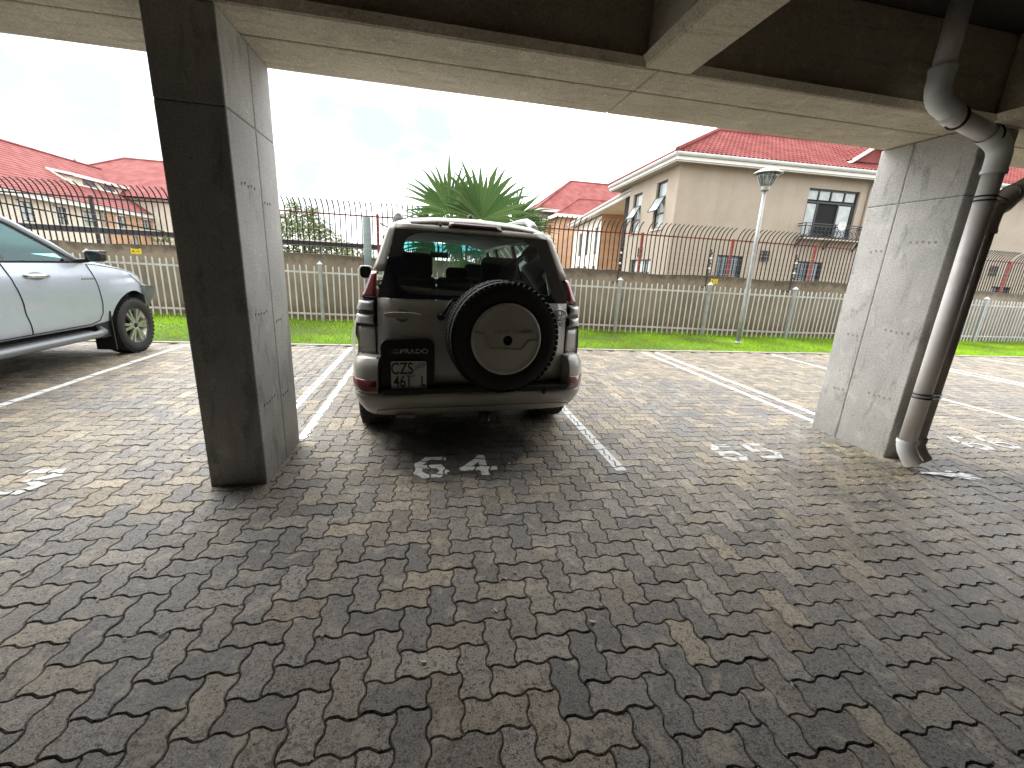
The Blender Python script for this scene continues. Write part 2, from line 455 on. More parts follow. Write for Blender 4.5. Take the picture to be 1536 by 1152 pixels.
# lawn soil + grass
soil = mat('lawn soil', (.05, .075, .02), .95, var=.4, vscale=8)
rows = [[(x, 7.565, -.02), (x, fy(x) + .5, -.02)] for x in np.arange(-15, 30, 1.0)]
o = MB().grid(rows).build('lawn', soil); tag(o, kind='structure')
def grass():
    n = 150000
    x = rng.uniform(-9.5, 21, n); edge = 7.545 + .035 * np.sin(x * 5.1) * np.sin(x * 13.7); ymax = np.array([fy(v) + .42 for v in x[:]]); y = edge + (ymax - edge) * rng.random(n)
    keep = (x > -.81 * y - 1.5) & (x < 1.93 * y + 2); x, y = x[keep], y[keep]; n = len(x)
    h = rng.uniform(.025, .06, n) * (1 + .35 * np.sin(x * 2.1) * np.sin(y * 3.3)); h *= np.where((np.abs(y - ymax[keep]) < .55) & (rng.random(n) < .3), 1.9, 1)
    a = rng.uniform(0, 2 * pi, n); w = rng.uniform(.0025, .005, n); l = rng.normal(0, .022, (n, 2))
    P = np.zeros((n, 3, 3)); z0 = -.021
    P[:, 0] = np.column_stack([x - np.cos(a) * w, y - np.sin(a) * w, np.full(n, z0)])
    P[:, 1] = np.column_stack([x + np.cos(a) * w, y + np.sin(a) * w, np.full(n, z0)])
    P[:, 2] = np.column_stack([x + l[:, 0], y + l[:, 1], z0 + h])
    me = bpy.data.meshes.new('grass'); me.from_pydata(P.reshape(-1, 3).tolist(), [], np.arange(n * 3).reshape(n, 3).tolist()); me.update()
    t = rng.random(n); pat = np.array([patchA(a_, b_) for a_, b_ in zip(x, y)])
    c = np.column_stack([.17 + .13 * t, .40 + .14 * t, .012 + .015 * t]) * (.52 + .92 * pat)[:, None]
    c = np.where((rng.random(n) < .05)[:, None], np.array([[.33, .33, .09]]), c)
    at = me.attributes.new('tone', 'FLOAT_COLOR', 'POINT')
    c = c * np.array([[1.55, 1.38, 1.0]])
    dry = np.array([patchB(a_ * 1.7, b_ * 1.7 + 3) for a_, b_ in zip(x, y)]); c = np.where((dry > .74)[:, None], c * .55 + np.array([[.22, .2, .05]]) * .5, c)
    at.data.foreach_set('color', np.repeat(np.column_stack([c, np.ones(n)]), 3, 0).astype(np.float32).ravel())
    m, nt, b = _nt('grass blade'); an = nt.nodes.new('ShaderNodeAttribute'); an.attribute_name = 'tone'
    nt.links.new(an.outputs['Color'], b.inputs['Base Color']); b.inputs['Roughness'].default_value = .55
    tl = nt.nodes.new('ShaderNodeBsdfTranslucent'); nt.links.new(an.outputs['Color'], tl.inputs[0]); ms = nt.nodes.new('ShaderNodeMixShader'); ms.inputs[0].default_value = .4
    nt.links.new(b.outputs[0], ms.inputs[1]); nt.links.new(tl.outputs[0], ms.inputs[2]); nt.links.new(ms.outputs[0], nt.nodes['Material Output'].inputs[0])
    me.materials.append(m)
    o = bpy.data.objects.new('grass', me); COL.objects.link(o)
    tag(o, 'bright green mown grass strip between the paving and the wall', 'grass', kind='stuff')
grass()

# ================================================================== PARKING GARAGE (raw concrete undercroft)
CW = concrete('pillar concrete', (.40, .40, .385), (.56, .56, .535), grain=(7, 7, 2.2))
CB = concrete('beam concrete', (.50, .44, .34), (.68, .61, .485), stain=(.16, .11, .07), grain=(2.5, 16, 16), amt=.7, fleck=1)
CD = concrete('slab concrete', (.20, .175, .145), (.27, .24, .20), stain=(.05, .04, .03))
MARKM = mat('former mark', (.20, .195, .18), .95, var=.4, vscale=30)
CK = concrete('darkened slab concrete', (.05, .045, .04), (.085, .075, .065), stain=(.03, .025, .02))  # kept near-black so ceiling and unseen walls bounce less light
GROOVE = mat('formwork joint', (.21, .20, .18), .95, var=.4, vscale=30)
garage = thing('parking_garage', 'raw concrete undercroft with two square pillars and deep beams over the parking bays', 'building', (0, 2.66, 0))
def gbox(name, m, x0, x1, y0, y1, z0, z1, bevel=.012):
    return MB().box(x0, x1, y0 - 2.66, y1 - 2.66, z0, z1).build(name, m, garage, bevel)
def pillar(x0, x1, y0, y1, ys, zs, inner):
    g = .0012; mb = MB()
    for a, b in ((y0, ys - g), (ys + g, y1)):
        for c, d in ((-.03, zs - g), (zs + g, 2.56)):
            mb.box(x0, x1, a - 2.66, b - 2.66, c, d)
    p = mb.build('pillar', CW, garage, .009)
    core = MB().box(x0 + .004, x1 - .004, y0 - 2.656, y1 - 2.664, -.02, 2.555).build('formwork_joint', GROOVE, p)
    # rows of small former marks cast into the inner face
    xs = x1 if inner > 0 else x0
    for z, ya in ((1.78, y0 + .1), (1.72, ys + .04), (1.06, y0 + .1), (.98, ys + .05), (.50, y0 + .09), (.46, ys + .05)):
        for k in range(5 if ya < ys else 3):
            mk = MB(); cy = ya + k * .045 - 2.66; cz = z + rng.uniform(-.006, .006)
            pts = arc((xs + inner * .0002, cy, cz), .008, 0, 300, 8, (0, 1, 0), (0, 0, 1))
            mk.tube(pts, .0022, 4).build('former_mark', MARKM, p)
    return p
pillar(-1.335, -1.012, 2.66, 3.37, 3.05, 2.12, 1)
pillar(3.86, 4.18, 2.68, 3.41, 3.14, 2.10, -1)
# edge beam over the pillars, in two casting strips with a joint between them
for x0, x1, y0, y1 in ((-13, 1.312, 2.66, 2.968), (1.316, 17, 2.66, 2.968), (-13, 1.303, 2.974, 3.40), (1.307, 17, 2.974, 3.40)):
    gbox('edge_beam', CB, x0, x1, y0, y1, 2.563, 3.1)
MB().box(-13, 17, .008, .73, 2.572, 3.09).build('beam_joint', GROOVE, garage)
for x0, x1 in ((-6.36, -6.05), (-1.33, -1.02), (1.225, 1.512), (3.87, 4.17), (8.9, 9.2)):
    gbox('cross_beam', CB, x0, x1, -7.4, 2.655, 2.563, 3.1)
# splayed ridge left by the shutter boards along the lower inner edges of the beams
def ridge(p, q, out):
    p, q, out = Vector(p), Vector(q), Vector(out)
    MB().prism([p + Vector((0, 0, .05)), p + out * .035 + Vector((0, 0, .046)), p + out * .006 + Vector((0, 0, .004)), p + Vector((0, 0, .004))], q - p).build('shutter_ridge', CB, garage)
for x0, x1 in ((-1.01, 1.22), (1.517, 3.865), (-6.04, -1.34), (4.175, 8.89)):
    ridge((x0, -.001, 2.563), (x1, -.001, 2.563), (0, -1, 0))
ridge((1.224, -.04, 2.563), (1.224, -10, 2.563), (-1, 0, 0)); ridge((3.869, -.04, 2.563), (3.869, -10, 2.563), (-1, 0, 0))
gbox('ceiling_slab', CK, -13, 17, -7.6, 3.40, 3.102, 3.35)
gbox('upper_wall', CB, -13, 17, 3.0, 3.39, 3.352, 9.5)
gbox('roof_slab', CD, -13, 17, -7.6, 3.0, 9.2, 9.5)
gbox('unseen_back_wall', CK, -13, 17, -7.6, -7.42, -.03, 3.1)
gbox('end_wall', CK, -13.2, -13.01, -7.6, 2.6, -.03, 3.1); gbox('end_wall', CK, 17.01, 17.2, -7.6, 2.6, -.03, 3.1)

# ------------------------------------------------------------------ downpipes
PVC = mat('grey pvc', (.90, .87, .86), .38, var=.08, vscale=4, dirt=((.22, .2, .18), .3))
PVCD = mat('stained pvc', (.46, .41, .36), .5, var=.2, vscale=4, dirt=((.1, .09, .075), .5))
ELB = mat('pale pvc elbow', (.86, .89, .90), .35, var=.06, vscale=5, dirt=((.25, .24, .22), .25))
BLK = mat('black plastic', (.012, .012, .013), .4)
def downpipe(x, y, side, m, me, label, zt, xt, ang):
    t = thing('downpipe', label, 'drainpipe', (x, y, 0), group='downpipes beside the right pillar')
    r = .057
    MB().tube([(0, 0, .20), (0, 0, zt - .16)], r, 28).build('pipe', m, t)
    # foot: short angled shoe kicking out
    s = MB().tube([(0, 0, .235), (0, 0, .20), (.010 * side, -.01, .155), (.030 * side, -.028, .105), (.055 * side, -.05, .06)], [r + .006, r + .006, r + .006, r + .006, r + .009], 28, cap=False)
    s.tube([(0, 0, .215), (0, 0, .245)], r + .012, 28, cap=False); s.build('shoe', me, t)
    MB().tube([(.046 * side, -.042, .073), (.054 * side, -.049, .062)], r - .002, 28).build('outlet', BLK, t)
    dx = xt - x; sl = math.tan(R(ang)) * abs(dx)
    zb = zt; ze = zt + sl
    sg = 1 if dx > 0 else -1
    # lower bend
    e = MB(); c = (0, 0, zb - .17)
    pts = [(0, 0, zb - .19), (0, 0, zb - .12)] + [(sg * .10 * (1 - math.cos(R(q))), 0, zb - .10 + .10 * math.sin(R(q))) for q in (15, 35, 55, 75)] + [(sg * .17, 0, zb + math.tan(R(ang)) * .17)]
    e.tube(pts, r + .008, 28, cap=False); e.tube([(0, 0, zb - .20), (0, 0, zb - .175)], r + .012, 28, cap=False); e.build('elbow', me, t)
    MB().tube([(sg * .12, 0, zb + math.tan(R(ang)) * .12), (dx - sg * .12, 0, ze - math.tan(R(ang)) * .12)], r, 28).build('sloping_pipe', m, t)
    e = MB()
    pts = [(dx - sg * .19, 0, ze - math.tan(R(ang)) * .19)] + [(dx - sg * .12 + sg * .12 * math.sin(R(q)), 0, ze + .09 - .12 * math.cos(R(q)) + .03) for q in (5, 25, 45, 65, 85)] + [(dx, 0, ze + .20)]
    e.tube(pts, r + .008, 28, cap=False); e.tube([(dx, 0, ze + .17), (dx, 0, ze + .205)], r + .014, 28, cap=False); e.build('elbow', me, t)
    for f in (.17, .9):
        px = sg * (abs(dx) * f if f < .5 else abs(dx) - .22); pz = zb + math.tan(R(ang)) * abs(px)
        MB().tube([(px - .006, 0, pz), (px + .006, 0, pz)], r + .0125, 28).build('seal_ring', BLK, t)
    MB().tube([(dx, 0, ze + .16), (dx, 0, 3.1)], r, 28).build('upper_pipe', m, t)
    return t
downpipe(3.79, 2.50, 1, PVC, ELB, 'pale grey plastic downpipe in front of the right pillar, nearer of the pair', 2.40, 3.13, 12)
downpipe(3.945, 2.545, 1, PVCD, PVCD, 'dark stained downpipe close behind the pale one on the right pillar', 2.03, 4.62, 30)
for z in (2.03, .60):
    t = MB()
    for dz in (0, .028):
        pts = []
        for a in range(60, 301, 20): pts.append((3.79 + .061 * math.cos(R(a)), 2.5 + .061 * math.sin(R(a)), z + dz))
        for a in range(-80, 81, 20): pts.append((3.945 + .061 * math.cos(R(a)), 2.545 + .061 * math.sin(R(a)), z + dz - .006))
        pts.append(pts[0]); t.tube(pts, .0055, 6)
    o = t.build('pipe_strap', BLK)
    tag(o, 'black wire strap round both downpipes, %s' % ('high up under the bends' if z > 1 else 'low down near the ground'), 'strap', 'straps round the downpipes')
WATER = mat('splash water and glints', (.50, .57, .61), .08, spec=.8)  # pale colour paints the bright reflection on the splashed water
pd = MB()
for k in range(34):
    a = rng.uniform(-.75, .15); d = abs(rng.normal(.13, .11)); x, y = 3.88 + d * math.cos(a), 2.37 + d * math.sin(a) * .6
    w = rng.uniform(.004, .013); l = rng.uniform(.02, .085)
    pts = [(x + l * math.cos(a) * math.cos(q) - w * math.sin(a) * math.sin(q), y + l * math.sin(a) * math.cos(q) + w * math.cos(a) * math.sin(q), .003 + .0003 * k) for q in np.linspace(0, 2 * pi, 12)[:-1]]
    pd.add(pts, [tuple(range(11))])
o = pd.build('water', WATER); tag(o, kind='structure')
# ================================================================== BOUNDARY WALL AND FENCES
def wall_mat():
    m, nt, b = _nt('weathered render'); v = coords(nt)
    sx = nt.nodes.new('ShaderNodeSeparateXYZ'); nt.links.new(v, sx.inputs[0]); Z = sx.outputs[2]
    vs = coords(nt, 'Object', (3.2, 3.2, .7))
    o = mix(nt, ramp(nt, noise(nt, v, 1.1, 6, .65), .3, .7), (.215, .178, .135), (.325, .275, .21))
    o = mix(nt, mth(nt, 'MULTIPLY', ramp(nt, noise(nt, vs, 1.6, 6, .7), .5, .72), .5), o, (.13, .105, .08))
    o = mix(nt, mth(nt, 'MULTIPLY', ramp(nt, noise(nt, v, 4.5, 4, .6), .6, .75), .3), o, (.42, .36, .28))
    wob = mth(nt, 'MULTIPLY', mth(nt, 'SUBTRACT', noise(nt, v, 5, 6, .7), .5), .55)
    top = ramp(nt, mth(nt, 'ADD', Z, wob), 1.28, 1.5)
    o = mix(nt, mth(nt, 'MULTIPLY', top, .72), o, (.055, .046, .034))       # lichen stain along the coping
    low = ramp(nt, mth(nt, 'ADD', Z, mth(nt, 'MULTIPLY', wob, .8)), .42, .1)
    o = mix(nt, mth(nt, 'MULTIPLY', low, .6), o, (.17, .085, .045))         # red soil splash
    nt.links.new(o, b.inputs['Base Color']); b.inputs['Roughness'].default_value = .92
    bump(nt, b, mth(nt, 'ADD', noise(nt, v, 9, 6), noise(nt, v, 70, 4)), .5, .012)
    return m
WALLM = wall_mat()
w = MB(); ra, rb, rc, rd = [], [], [], []
for x in np.arange(-16, 30.01, .25):
    y = fy(x) + .42; zt = 1.50 + .022 * math.sin(x * 1.9) + rng.uniform(-.012, .012)
    ra.append((x, y, -.06)); rb.append((x, y + .004, zt)); rc.append((x, y + .22, zt + .01)); rd.append((x, y + .225, -.06))
w.grid([ra, rb, rc, rd])
o = w.build('boundary_wall', WALLM)
for p in o.data.polygons: p.use_smooth = False
tag(o, 'brown rendered boundary wall with dark stained top behind the white palisade fence', 'wall')

PALW = mat('weathered white steel', (.60, .62, .63), .5, var=.1, vscale=3, dirt=((.3, .25, .2), .22))
GALV = mat('galvanised steel', (.42, .45, .46), .42, metal=.35, var=.12, vscale=9)
pal = thing('palisade_fence', 'white steel palisade fence of slim upright pales along the lawn', 'fence', (0, 10.4, 0))
PX = [-9.54 + 2.3636 * k for k in range(14)]
for k, x in enumerate(PX):
    y = fy(x) - 10.4
    p = MB().box(x - .036, x + .036, y - .036, y + .036, -.06, 1.29)
    p.build('post', GALV, pal, .005)
    MB().add([(x - .055, y - .055, 1.285), (x + .055, y - .055, 1.285), (x + .055, y + .055, 1.285), (x - .055, y + .055, 1.285), (x, y, 1.36)], [(0, 1, 2, 3), (0, 1, 4), (1, 2, 4), (2, 3, 4), (3, 0, 4)]).build('post_cap', PALW, children(pal)[-1])
    if k + 1 < len(PX):
        x2 = PX[k + 1]; y2 = fy(x2) - 10.4
        pn = MB()
        for i in range(1, 17):
            t = i / 17; px = x + (x2 - x) * t + rng.uniform(-.004, .004); py = y + (y2 - y) * t; l = rng.normal(0, .006)
            h = 1.23 + rng.normal(0, .009)
            pn.obox((px, py, h / 2), (.013, 0, 0), (0, .009, 0), (l, 0, h / 2 - .0))
            pn.add([(px - .013 + l, py - .009, h), (px + .013 + l, py - .009, h), (px + .013 + l, py + .009, h), (px - .013 + l, py + .009, h), (px + l, py, h + .03)], [(0, 1, 4), (1, 2, 4), (2, 3, 4), (3, 0, 4)])
        pn.build('pale_panel', PALW, pal)
        rl = MB()
        for z in (.16, 1.10): rl.bar((x + .036, y + .022, z), (x2 - .036, y2 + .022, z), .02, .04)
        rl.build('rail', PALW, pal)

BLKB = mat('black fence paint', (.022, .02, .022), .45, var=.3, vscale=6)
REDP = mat('oxide red paint', (.22, .045, .032), .5, var=.25, vscale=5, dirt=((.1, .03, .025), .4))
sec = thing('security_fence', 'black bar fence with curved tops and red posts on the brown wall', 'fence', (0, 10.8, 1.5))
SX = [-9.6, -7.25, -5.32, -3.5, -1.2, .9, 2.92, 5.32, 7.78, 10.25, 12.6, 15.0, 17.9, 20.3, 22.7]
def sy(x): return fy(x) + .53 - 10.8
for k, x in enumerate(SX):
    MB().bar((x, sy(x), -.02), (x, sy(x), .98 + rng.uniform(-.02, .03)), .06, .06, (0, 1, 0)).build('post', REDP if x > -6 else BLKB, sec, .004)
    if k + 1 < len(SX):
        x2 = SX[k + 1]; n = max(3, round((x2 - x) / .118)); pn = MB()
        for i in range(1, n):
            px = x + (x2 - x) * i / n; py = sy(px)
            pts = [(px, py, .03), (px, py, .84)] + [(px, py - .33 * (1 - math.cos(R(q))), .86 + .36 * math.sin(R(q))) for q in (20, 40, 58, 74)]
            pn.tube([(px, py, -.03)] + pts[1:], .0135, 6)
        pn.build('bar_panel', BLKB, sec)
        rl = MB().bar((x + .03, sy(x), .93), (x2 - .03, sy(x2), .93), .03, .03)
        rl.build('top_rail', REDP if x > -6 else BLKB, sec)
for xa, za, xb, zb in ((-9.3, .74, -5.9, .32), (-1.15, .80, -.2, .32)):
    MB().bar((xa, sy(xa) + .04, za), (xb, sy(xb) + .04, zb), .03, .03).build('stay', BLKB, sec)

# grey steel post behind the wall
o = MB().tube([(-1.44, 10.98, 0), (-1.44, 10.98, 2.40)], .092, 20).build('steel_post', mat('grey green post paint', (.14, .19, .19), .5, var=.15, vscale=4))
tag(o, 'thick grey green steel post behind the wall beside a red fence post', 'post')

# electric fence
WHITE = mat('white porcelain', (.75, .75, .72), .3)
elec = []
names = {4.63: 'between the wagon and the lamp post', 7.0: 'left of the lamp post', 9.35: 'beside the right pillar', -4.81: 'behind the pickup', 2.27: 'behind the wagon'}
BX = {4.63: 'black electric fence rod with white insulators, leftmost of the three right of the wagon', 6.98: 'black electric fence rod with white insulators beside the yellow sign near the lamp post', 9.33: 'black electric fence rod with white insulators closest to the right pillar'}
for x, lb in BX.items():
    y = fy(x) + .16
    t = thing('electric_fence_rod', lb, 'insulator rod', (x, y, 1.2), group='electric fence rods above the palisade')
    MB().bar((0, 0, 0), (.02, .02, .95), .022, .022, (0, 1, 0)).bar((0, 0, .02), (0, .26, .02), .02, .02).build('rod', BLKB, t)
    for k in range(5):
        MB().lathe([(.0, -.03), (.018, -.03), (.026, -.012), (.014, 0), (.026, .012), (.018, .03), (0, .03)], (.012, -.025, .36 + k * .125), 'y', 10).build('insulator', WHITE if k % 2 else BLKB, t)
wr = MB()
WX = sorted([-14] + list(BX) + [22])
for k in range(5):
    wr.tube([(x, fy(x) + .13, 1.56 + k * .125) for x in WX], .0022, 4)
o = wr.build('electric_fence_wire', mat('fence wire', (.35, .35, .35), .4, .8)); tag(o, 'thin strands of electric fence wire strung above the palisade', 'wire')
YEL = mat('yellow sign', (.75, .56, .02), .5, var=.06, vscale=10)
for x, z, lb in ((-6.28, 1.36, 'yellow warning sign on the wall above the silver pickup'), (7.17, 1.385, 'yellow warning sign on the wall left of the lamp post')):
    y = fy(x) + .11
    t = thing('warning_sign', lb, 'sign', (x, y, z), group='yellow electric fence signs')
    MB().prism([(-.1, 0, -.06), (.1, 0, -.06), (.1, 0, .06), (.07, 0, .06), (.06, 0, .045), (-.06, 0, .045), (-.07, 0, .06), (-.1, 0, .06)], (0, .004, 0)).build('plate', YEL, t)
    sm = MB()
    for u0, u1, v0, v1 in ((-.07, -.045, -.028, .012), (-.04, -.02, -.035, -.022), (-.005, .03, -.005, .004), (.038, .062, -.006, .006), (.028, .05, -.03, -.018)): sm.box(u0, u1, -.0015, .001, v0, v1)
    sm.build('symbol', BLKB, t)
    MB().bar((-.07, .003, .05), (-.07, .012, .22), .006, .006, (0, 1, 0)).bar((.07, .003, .05), (.07, .012, .22), .006, .006, (0, 1, 0)).build('tie', BLKB, t)

# weeds rooted on the wall top
def leaf_mat(name, c1, c2, tr=.35):
    m, nt, b = _nt(name); g = nt.nodes.new('ShaderNodeNewGeometry')
    nt.links.new(mix(nt, g.outputs['Random Per Island'], c1, c2), b.inputs['Base Color']); b.inputs['Roughness'].default_value = .5
    tl = nt.nodes.new('ShaderNodeBsdfTranslucent'); nt.links.new(mix(nt, g.outputs['Random Per Island'], c1, c2), tl.inputs[0]); ms = nt.nodes.new('ShaderNodeMixShader'); ms.inputs[0].default_value = tr
    nt.links.new(b.outputs[0], ms.inputs[1]); nt.links.new(tl.outputs[0], ms.inputs[2]); nt.links.new(ms.outputs[0], nt.nodes['Material Output'].inputs[0])
    return m
LEAF = leaf_mat('tree leaf', (.07, .11, .025), (.19, .24, .07))
LEAFY = leaf_mat('young yellow green leaf', (.16, .22, .02), (.30, .34, .05))
BARK = mat('bark', (.10, .08, .06), .9, var=.3, vscale=12, bmp=.5, bscale=30)
def leaves(mb, c, rad, n, size, squash=.8):
    for _ in range(n):
        d = Vector(rng.normal(0, 1, 3)).normalized() * rad * (rng.random() ** .4); d.z *= squash
        p = Vector(c) + d; a = Vector(rng.normal(0, 1, 3)).normalized(); b = a.orthogonal().normalized(); b = (Matrix.Rotation(rng.uniform(0, 6.28), 3, a) @ b)
        s = size * rng.uniform(.6, 1.3); k = a.cross(b)
        mb.add([p - b * s, p + k * s * .4, p + b * s, p - k * s * .4], [(0, 1, 2, 3)])
for i, (x, lb) in enumerate(((-6.0, 'small leafy weed on the wall top right of the dark fence post'), (-5.75, 'low weed sprawling on the wall top behind the pickup'))):
    t = thing('weed', lb, 'plant', (x, fy(x) + .5, 1.5)); m1 = MB(); m2 = MB()
    for k in range(7):
        a = rng.uniform(0, 6.28); tip = (math.cos(a) * .16, math.sin(a) * .1, rng.uniform(.08, .2))
        m1.tube([(0, 0, -.01), (tip[0] * .5, tip[1] * .5, tip[2] * .7), tip], .004, 4); leaves(m2, tip, .07, 14, .025)
    m1.build('stem', BARK, t); m2.build('foliage', LEAF, t)

# ------------------------------------------------------------------ street lamp
lamp = thing('street_lamp', 'slender grey street lamp with a clear conical lantern standing on the grass', 'street lamp', (7.13, 8.66, 0))
pl = MB().tube([(0, 0, -.03), (0, 0, .9), (-.03, 0, 2.2), (-.055, 0, 3.32)], [.052, .048, .042, .036], 18); pl.tube([(0, 0, -.02), (0, 0, .05)], .07, 18)
pl.build('pole', GALV, lamp)
lx = -.055
LENS = glass('lantern lens', (.80, .84, .86), .25, .12)
MB().lathe([(0, 3.31), (.075, 3.31), (.085, 3.34), (.075, 3.37), (.09, 3.39), (.085, 3.40)], (lx, 0, 0), 'z', 24).build('collar', GALV, lamp)
MB().lathe([(.085, 3.395), (.13, 3.46), (.185, 3.57), (.215, 3.645), (.21, 3.645), (.18, 3.57), (.125, 3.465), (.08, 3.40)], (lx, 0, 0), 'z', 28).build('lens', LENS, lamp)
rb = MB()
for k in range(14):
    a = 2 * pi * k / 14; rb.tube([(lx + r * math.cos(a), r * math.sin(a), z) for r, z in ((.088, 3.40), (.133, 3.46), (.188, 3.57), (.217, 3.645))], .0035, 4)
rb.build('lens_rib', mat('clear acrylic rib', (.72, .75, .77), .3), lamp)
MB().lathe([(0, 3.40), (.035, 3.40), (.04, 3.52), (.03, 3.58), (0, 3.6)], (lx, 0, 0), 'z', 14).build('bulb', WHITE, lamp)
MB().lathe([(0, 3.775), (.07, 3.765), (.18, 3.72), (.275, 3.665), (.29, 3.645), (.282, 3.64), (.17, 3.66), (0, 3.665)], (lx, 0, 0), 'z', 32).build('cap', mat('lantern cap', (.45, .46, .44), .4, .2, var=.1), lamp)

# ------------------------------------------------------------------ fan palm
PALM = leaf_mat('palm leaf', (.05, .115, .03), (.12, .205, .065), .42)
PETI = mat('palm petiole', (.07, .11, .03), .5, var=.2)
palm = thing('fan_palm', 'young fan palm with pleated spiky green fans behind the wagon roof', 'palm', (1.12, 9.15, 0))
tr = MB().lathe([(.21, -.05), (.19, .3), (.17, .8), (.16, 1.3), (.12, 1.62), (0, 1.7)], n=16)
for k in range(60):
    a = k * 2.4; z = .1 + k * .025; r = .19 - .02 * k / 60
    tr.obox((r * math.cos(a), r * math.sin(a), z), (.012 * math.cos(a), .012 * math.sin(a), 0), (-.05 * math.sin(a), .05 * math.cos(a), 0), (.02 * math.cos(a), .02 * math.sin(a), .06))
tr.build('trunk', BARK, palm)
def frond(base, hub, up, size, spread, nseg=30, droop=.25, split=.6):
    f = MB(); hub = Vector(hub); base = Vector(base); d = Vector(up).normalized(); s = Vector((hub - base)).cross(d)
    nrm = (Vector((0, -1, .25)) - d * Vector((0, -1, .25)).dot(d)).normalized(); side = d.cross(nrm).normalized()
    for k in range(nseg):
        a0 = R(-spread + 2 * spread * k / nseg); a1 = R(-spread + 2 * spread * (k + 1) / nseg); am = (a0 + a1) / 2
        def dr(a): return d * math.cos(a) + side * math.sin(a)
        L = size * (1 - .28 * (abs(am) / R(spread)) ** 2) * (rng.uniform(.9, 1.06) if rng.random() > .12 else rng.uniform(.7, .85)); sp = split * rng.uniform(.85, 1.1)
        fold = nrm * .018 * size
        p0 = hub; pa = hub + dr(a0) * L * sp - fold * .6; pb = hub + dr(a1) * L * sp - fold * .6; pm = hub + dr(am) * L * sp + fold
        pa2 = hub + dr(am - (am - a0) * .3) * L * (sp + (1 - sp) * .5); pb2 = hub + dr(am + (a1 - am) * .3) * L * (sp + (1 - sp) * .5)
        dz = Vector((0, 0, -1)) * L * droop * rng.uniform(.4, 1.3)
        tip = hub + dr(am) * L + dz * .5 + nrm * .03
        pa2 += dz * .18; pb2 += dz * .18; pm2 = (pa2 + pb2) / 2 + fold * .5
        f.add([p0, pa, pm, pb, pa2, pm2, pb2, tip], [(0, 1, 2), (0, 2, 3), (1, 4, 5, 2), (2, 5, 6, 3), (4, 7, 5), (5, 7, 6)])
    o = f.build('frond', PALM, palm)
    mid = (base + hub) / 2 + Vector((0, 0, .06))
    MB().tube([base, mid, hub], [.016, .011, .006], 6).build('petiole', PETI, o)
    return o
B0 = (-.05, 0, 1.6)
for hub, up, size, spread, sp in (((-.72, -.10, 2.42), (-.38, -.1, 1), 1.10, 100, .56), ((-.10, -.25, 2.33), (.16, -.1, 1), 1.22, 112, .55), ((.58, .0, 2.36), (.72, 0, .72), .98, 62, .5), ((-1.0, .05, 2.16), (-1, 0, .28), .85, 45, .5), ((.72, -.05, 2.2), (1, 0, .24), .95, 40, .5), ((.1, .4, 2.62), (-.25, .2, 1), .62, 50, .45),
                              ((-.55, -.6, 1.9), (-.6, -.7, .1), .9, 100, .55), ((.45, -.65, 1.85), (.4, -.8, -.05), .9, 100, .55), ((0, -.7, 1.7), (0, -.9, -.3), .85, 100, .55), ((-1.0, -.3, 1.75), (-1, -.3, -.1), .8, 80, .5), ((1.0, .2, 1.8), (1, .2, 0), .8, 80, .5), ((-.2, -.55, 1.45), (-.3, -.8, -.6), .8, 90, .5), ((.6, -.45, 1.4), (.6, -.6, -.6), .8, 90, .5)):
    frond(B0, hub, up, size, spread, 26 if spread > 70 else 18, .32, sp)
# ================================================================== HOUSES
def tile_mat(name, c1, c2):
    m, nt, b = _nt(name); v = coords(nt)
    o = mix(nt, ramp(nt, noise(nt, v, 1.1, 5, .6), .3, .7), c1, c2)
    o = mix(nt, mth(nt, 'MULTIPLY', ramp(nt, noise(nt, v, 7, 4, .7), .55, .75), .4), o, [x * .55 for x in c1])
    nt.links.new(o, b.inputs['Base Color']); b.inputs['Roughness'].default_value = .8; b.inputs['Specular IOR Level'].default_value = .12
    return m
TILE = tile_mat('red roof tile', (.185, .05, .047), (.265, .088, .082))
TILEF = tile_mat('faded red roof tile', (.215, .064, .06), (.285, .105, .098))
def plaster(name, c, streak):
    m, nt, b = _nt(name); v = coords(nt)
    o = mix(nt, ramp(nt, noise(nt, v, .8, 6, .65), .3, .7), [x * .92 for x in c], [x * 1.07 for x in c])
    vs = coords(nt, 'Object', (2.2, 2.2, .16)); o = mix(nt, mth(nt, 'MULTIPLY', ramp(nt, noise(nt, vs, 1.5, 6, .7), .5, .72), .42), o, streak)
    nt.links.new(o, b.inputs['Base Color']); b.inputs['Roughness'].default_value = .9
    bump(nt, b, noise(nt, v, 55, 5), .3, .01)
    return m
BEIGE = plaster('beige plaster', (.365, .318, .255), (.27, .225, .17))
CREAM = mat('cream plaster', (.66, .60, .50), .9, var=.08, vscale=1.5, dirt=((.45, .40, .33), .3))
WHITEP = mat('white plaster', (.72, .68, .62), .9, var=.06, vscale=1.5)
ORANGE = mat('orange plaster', (.50, .31, .19), .9, var=.12, vscale=1.5)
YELP = mat('yellow plaster', (.60, .44, .20), .9, var=.08, vscale=1.5)
GUT = mat('grey gutter', (.47, .49, .47), .4, var=.06, vscale=3)
FASC = mat('white fascia board', (.70, .70, .66), .55, var=.05, vscale=3)
SOFF = mat('soffit', (.42, .38, .33), .8)
FRAME = mat('charcoal aluminium', (.03, .036, .045), .4, .3)
PANE = mat('sky lit pane', (.10, .14, .17), .04, spec=1.0)
PANEL = mat('lit curtain pane', (.33, .38, .37), .12, spec=.8, var=.2, vscale=3)
DARKIN = mat('dark room', (.008, .008, .009), .9)
SILL = mat('plaster sill', (.52, .47, .40), .8)
IRON = mat('wrought iron', (.03, .035, .04), .5)

